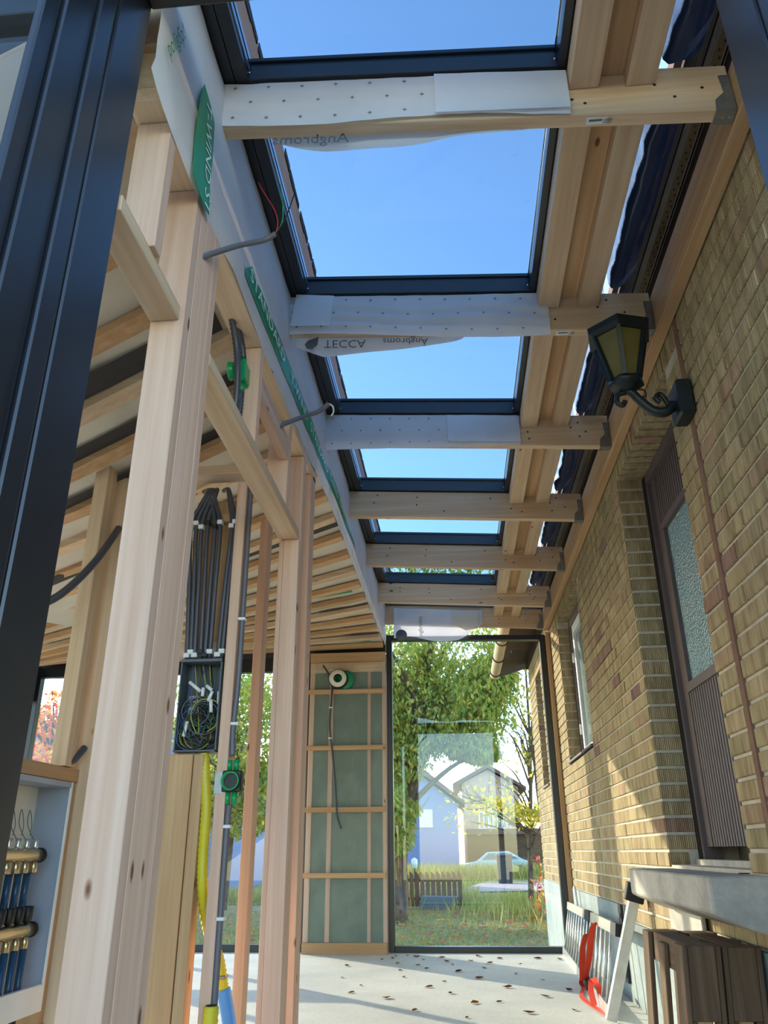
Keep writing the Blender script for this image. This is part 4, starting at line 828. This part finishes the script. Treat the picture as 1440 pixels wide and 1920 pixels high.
# litter bin, lamp posts
bn = thing('wheelie_bin', 'dark tall rubbish bin beside the gravel path', 'bin', (1.72, 34, -.40))
MB().prism([(1.46, 33.75, -.40), (1.98, 33.75, -.40), (2.02, 33.7, .66), (1.42, 33.7, .66)], (0, .5, 0)).build('body', 'bin', bn, .02)
MB().prism([(1.38, 33.65, .66), (2.06, 33.65, .66), (2.0, 33.65, .74), (1.44, 33.65, .74)], (0, .62, 0)).build('lid', 'grey_box', bn, .02)
lp = thing('lamp_post', 'slim grey post rising behind the picket fence', 'lamp post', (-1.62, 24, G)); MB().lathe([(.045, G), (.04, 2.4)], (-1.62, 24, 0), 'z', 10).build('pole', 'galv', lp); MB().lathe([(.05, 2.4), (.02, 2.45)], (-1.62, 24, 0), 'z', 10).build('cap', 'galv', lp)
lp = thing('lamp_post', 'tall thin pole beside the leaning tree', 'lamp post', (3.05, 26, G)); MB().lathe([(.035, G), (.03, 4.2)], (3.05, 26, 0), 'z', 8).build('pole', 'galv', lp); MB().lathe([(.05, 4.2), (.06, 4.35), (.02, 4.4)], (3.05, 26, 0), 'z', 8).build('cap', 'galv', lp)
gl_ = thing('garden_light', 'small white garden light on a stake by the post', 'garden light', (-1.45, 27, G)); MB().lathe([(.02, G), (.02, .35)], (-1.45, 27, 0), 'z', 8).build('stake', 'bin', gl_); MB().lathe([(.09, .35), (.10, .6), (.02, .66)], (-1.45, 27, 0), 'z', 10).build('shade', 'white', gl_)
# houses
h1 = thing('house', 'blue-grey rendered house in shade with a sloping roof', 'house', (-4, 46, -.5))
MB().prism([(-7.5, 45, -.5), (-.05, 45, -.5), (-.05, 45, 3.2), (-3.2, 45, 5.6), (-7.5, 45, 5.6)], (0, 8, 0)).build('wall', 'house_blue', h1)
MB().prism([(-7.9, 44.6, 5.55), (-3.2, 44.6, 5.65), (.35, 44.6, 3.1), (.35, 44.6, 3.3), (-3.1, 44.6, 5.95), (-7.9, 44.6, 5.95)], (0, 9, 0)).build('roof', 'rooftile', h1)
for xa in (-3.3, -2.1): B('window', 'white', h1, xa, xa+.7, 44.95, 45.0, 2.0, 2.9); 
h2 = thing('house', 'pink rendered house with a white balcony behind the trees', 'house', (2, 55, -.5))
MB().prism([(.3, 54, -.5), (3.9, 54, -.5), (3.9, 54, 4.6), (2.0, 54, 5.7), (.3, 54, 4.9)], (0, 8, 0)).build('wall', 'house_pink', h2)
MB().prism([(-.3, 53.6, 4.6), (2.0, 53.6, 5.8), (4.4, 53.6, 4.4), (4.4, 53.6, 4.6), (2.0, 53.6, 6.05), (-.3, 53.6, 4.85)], (0, 9, 0)).build('roof', 'rooftile', h2)
bc = MB().box(1.2, 3.6, 53.0, 54.0, 2.0, 2.15).build('balcony', 'white', h2)
for k in range(9): B('baluster', 'white', bc, 1.25+k*.28, 1.33+k*.28, 53.0, 53.08, 2.15, 3.05, 0)
B('handrail', 'white', bc, 1.2, 3.6, 53.0, 53.1, 3.05, 3.15, 0); B('window', 'darkglass', h2, 1.7, 3.0, 53.95, 54.0, 2.3, 3.9)
h3 = thing('house', 'low brown outbuilding behind the parked cars', 'house', (2.5, 50, -.5)); MB().prism([(.45, 49, -.5), (6.5, 49, -.5), (6.5, 49, 1.7), (.45, 49, 1.9)], (0, 3, 0)).build('wall', 'old_x', h3); MB().box(.4, 6.8, 48.6, 52.3, 1.7, 2.0).build('roof', 'rooftile', h3)
def car(x, y, label):
    c = thing('car', label, 'car', (x, y, -.4), 'cars parked by the outbuilding'); L = 3.6
    bp = [(0, .25), (.1, .62), (.75, .78), (1.25, 1.18), (2.3, 1.22), (3.0, .85), (3.5, .72), (3.6, .3)]
    MB().prism([(x+a-L/2, y, -.4+b) for a, b in bp], (0, 1.6, 0)).build('body', 'car', c, .03)
    MB().prism([(x+a-L/2, y-.01, -.4+b) for a, b in ((.95, .82), (1.32, 1.12), (2.25, 1.15), (2.8, .86))], (0, .02, 0)).build('side_window', 'darkglass', c)
    for a in (.75, 2.85): MB().lathe([(.3, -.02), (.3, .2)], (x+a-L/2, y, -.1), 'y', 14).build('wheel', 'rubber', c)
car(1.9, 43, 'pale car parked left of the leaning tree trunk'); car(5.9, 43.5, 'pale car parked right of the leaning tree trunk')
# tall grass, lawn tufts, shrubs
def blades(name, label, region, n, h, mat, seed, cat='grass', lean=.5):
    r = random.Random(seed); vs_, fs = [], []
    for k in range(n):
        x, y = region(r); hh = h*r.uniform(.5, 1.2); a = r.uniform(0, 6.28); w = .012+.006*hh*3; d = Vector((math.cos(a), math.sin(a), 0)); q = Vector((r.uniform(-lean, lean), r.uniform(-lean, lean), 1))*hh
        p = Vector((x, y, G-.02)); i0 = len(vs_); vs_ += [p-d*w, p+d*w, p+q]; fs.append((i0, i0+1, i0+2))
    me = bpy.data.meshes.new(name); me.from_pydata([tuple(v) for v in vs_], [], fs); me.materials.append(M[mat]); o = bpy.data.objects.new(name, me); COL.objects.link(o); tag(o, label, cat, kind='stuff')
blades('tall_grass', 'tall dry golden grass before the distant houses', lambda r: (r.uniform(-9, 7), r.uniform(38, 42)), 9000, .75, 'grass', 1)
blades('tall_grass', 'tall weeds growing round the leaning tree', lambda r: (r.gauss(1.5, .8), r.gauss(21, 1.6)), 3600, .34, 'grass', 2)
blades('tall_grass', 'dry weeds behind the picket fence', lambda r: (r.uniform(-9, .4), r.uniform(21.5, 25)), 7000, .42, 'grass', 4)
blades('lawn_tuft', 'short lawn tufts outside the end window', lambda r: (r.uniform(-7, 3), r.uniform(12, 21)), 16000, .09, 'grass_g', 3, lean=.9)
blades('lawn_tuft', 'bright green grass verge along the gravel path', lambda r: (r.uniform(-3, 8), r.uniform(34, 38)), 8000, .2, 'grass_g', 6)
r5 = random.Random(21); vs_, fs = [], []
for k in range(2600):
    p = Vector((r5.uniform(-8, 3), r5.uniform(11, 20), G+.06)); a = r5.uniform(0, 6.28); s_ = r5.uniform(.03, .06); i0 = len(vs_)
    vs_ += [p+Vector((math.cos(a+q)*s_, math.sin(a+q)*s_, r5.uniform(0, .02))) for q in (0, 1.57, 3.14, 4.71)]; fs.append((i0, i0+1, i0+2, i0+3))
me = bpy.data.meshes.new('leaf_litter'); me.from_pydata([tuple(v) for v in vs_], [], fs); me.materials.append(M['leaf_orange']); o = bpy.data.objects.new('leaf_litter', me); COL.objects.link(o); tag(o, 'fallen autumn leaves strewn over the lawn', 'leaf litter', kind='stuff')
o = MB().tube(smooth_path([(1.55, 17.5, G), (1.5, 17.5, .1), (1.6, 17.5, .45), (1.48, 17.5, .8)], 4), .008, 5).build('red_shrub', 'leaf_orange'); one(o, 'thin red stem in the weeds by the leaning tree', 'shrub')
vs_, fs = [], []
for k in range(60):
    p = Vector((1.55+r5.gauss(0, .07), 17.5+r5.gauss(0, .1), G+abs(r5.gauss(.5, .3)))); a = Vector((r5.uniform(-1, 1), r5.uniform(-1, 1), r5.uniform(-1, 1))).normalized(); b = a.orthogonal()*.02; i0 = len(vs_); vs_ += [p, p+a*.06+b, p+a*.12, p+a*.06-b]; fs.append((i0, i0+1, i0+2, i0+3))
me = bpy.data.meshes.new('red_leaves'); me.from_pydata([tuple(v) for v in vs_], [], fs); me.materials.append(M['leaf_orange']); q = bpy.data.objects.new('red_leaves', me); COL.objects.link(q); q.parent = o; q['kind'] = 'stuff'
# ---- dry leaves on the concrete floor
spots = [(-.35, 7.6), (.05, 7.55), (.3, 7.7), (-.1, 7.3), (-.55, 7.35), (.45, 7.35), (.62, 7.7), (.15, 7.1), (-.3, 7.05), (-.62, 7.7), (-.2, 7.75), (.8, 7.65), (-.9, 6.55), (-.45, 6.6), (-.15, 6.4), (.1, 6.55), (.28, 6.15), (.55, 6.5), (-.75, 5.9), (-.5, 5.7), (-.1, 5.9), (.05, 5.55), (-.3, 5.3), (.2, 5.6), (.35, 5.25), (.0, 5.1), (.62, 5.35), (.5, 5.8), (-.72, 6.2), (-.95, 7.2), (-.05, 6.9), (.38, 6.8), (.68, 6.05), (-.5, 6.95), (-.25, 6.15), (.85, 4.6), (.9, 4.75), (.82, 4.9), (-.6, 7.85), (-.5, 7.88), (-.7, 7.6), (-.42, 7.8), (.12, 7.85), (-.15, 7.5), (-.38, 7.25), (.2, 7.4)]
leafmesh = []
for v in range(4):
    r6 = random.Random(v); n = 7; mb_ = MB(); ring = [Vector((math.cos(a)*(.032+.014*r6.random()), math.sin(a)*.02*(1+.4*r6.random()), .004+.014*r6.random())) for a in [k*6.283/n for k in range(n)]]
    me = bpy.data.meshes.new('dry_leaf'); me.from_pydata([(0, 0, .002)]+[tuple(p) for p in ring], [], [(0, 1+k, 1+(k+1) % n) for k in range(n)]); me.materials.append(M['deadleaf']); leafmesh.append(me)
ORD = 'first second third fourth fifth sixth seventh eighth ninth tenth eleventh twelfth thirteenth fourteenth fifteenth sixteenth seventeenth eighteenth nineteenth twentieth'.split()
def side_of(x): return 'left' if x < -.3 else 'middle' if x < .25 else 'right'
def spot_name(x, y):
    row = sorted((q for q in spots if side_of(q[0]) == side_of(x)), key=lambda q: -q[1])
    return '%s dry leaf from the end window along the %s of the floor' % (ORD[row.index((x, y))], side_of(x))
for k, (x, y) in enumerate(spots):
    o = bpy.data.objects.new('dry_leaf', leafmesh[k % 4]); COL.objects.link(o); o.location = (x, y, .001); o.rotation_euler = (0, 0, rnd.uniform(0, 6.28)); s_ = rnd.uniform(.45, .95); o.scale = (s_, s_, s_)
    tag(o, spot_name(x, y), 'leaf', 'dry leaves on the floor')
o = MB().tube([(.985, 7.45, .02), (.975, 7.62, .56)], .012, 8).build('plastic_pipe', 'white'); one(o, 'thin pale pipe leaning on the plinth behind the ladder', 'pipe')
hb = thing('house', 'blue-grey house beyond the maple, added long to block horizon glow', 'house', (-16, 34, -.5))  # house glimpsed in slivers, added this long to block the low sky glow
MB().prism([(-27, 31, -.5), (-8.6, 31, -.5), (-8.6, 31, 3.4), (-10.5, 31, 5.4), (-27, 31, 5.4)], (0, 8, 0)).build('wall', 'house_blue', hb)
MB().prism([(-27.4, 30.6, 5.3), (-10.5, 30.6, 5.4), (-8.2, 30.6, 3.2), (-8.2, 30.6, 3.45), (-10.4, 30.6, 5.75), (-27.4, 30.6, 5.75)], (0, 9, 0)).build('roof', 'rooftile', hb)
for k in range(4): B('window', 'white', hb, -25+k*3.8, -23.6+k*3.8, 30.94, 31.0, 1.6, 2.9)
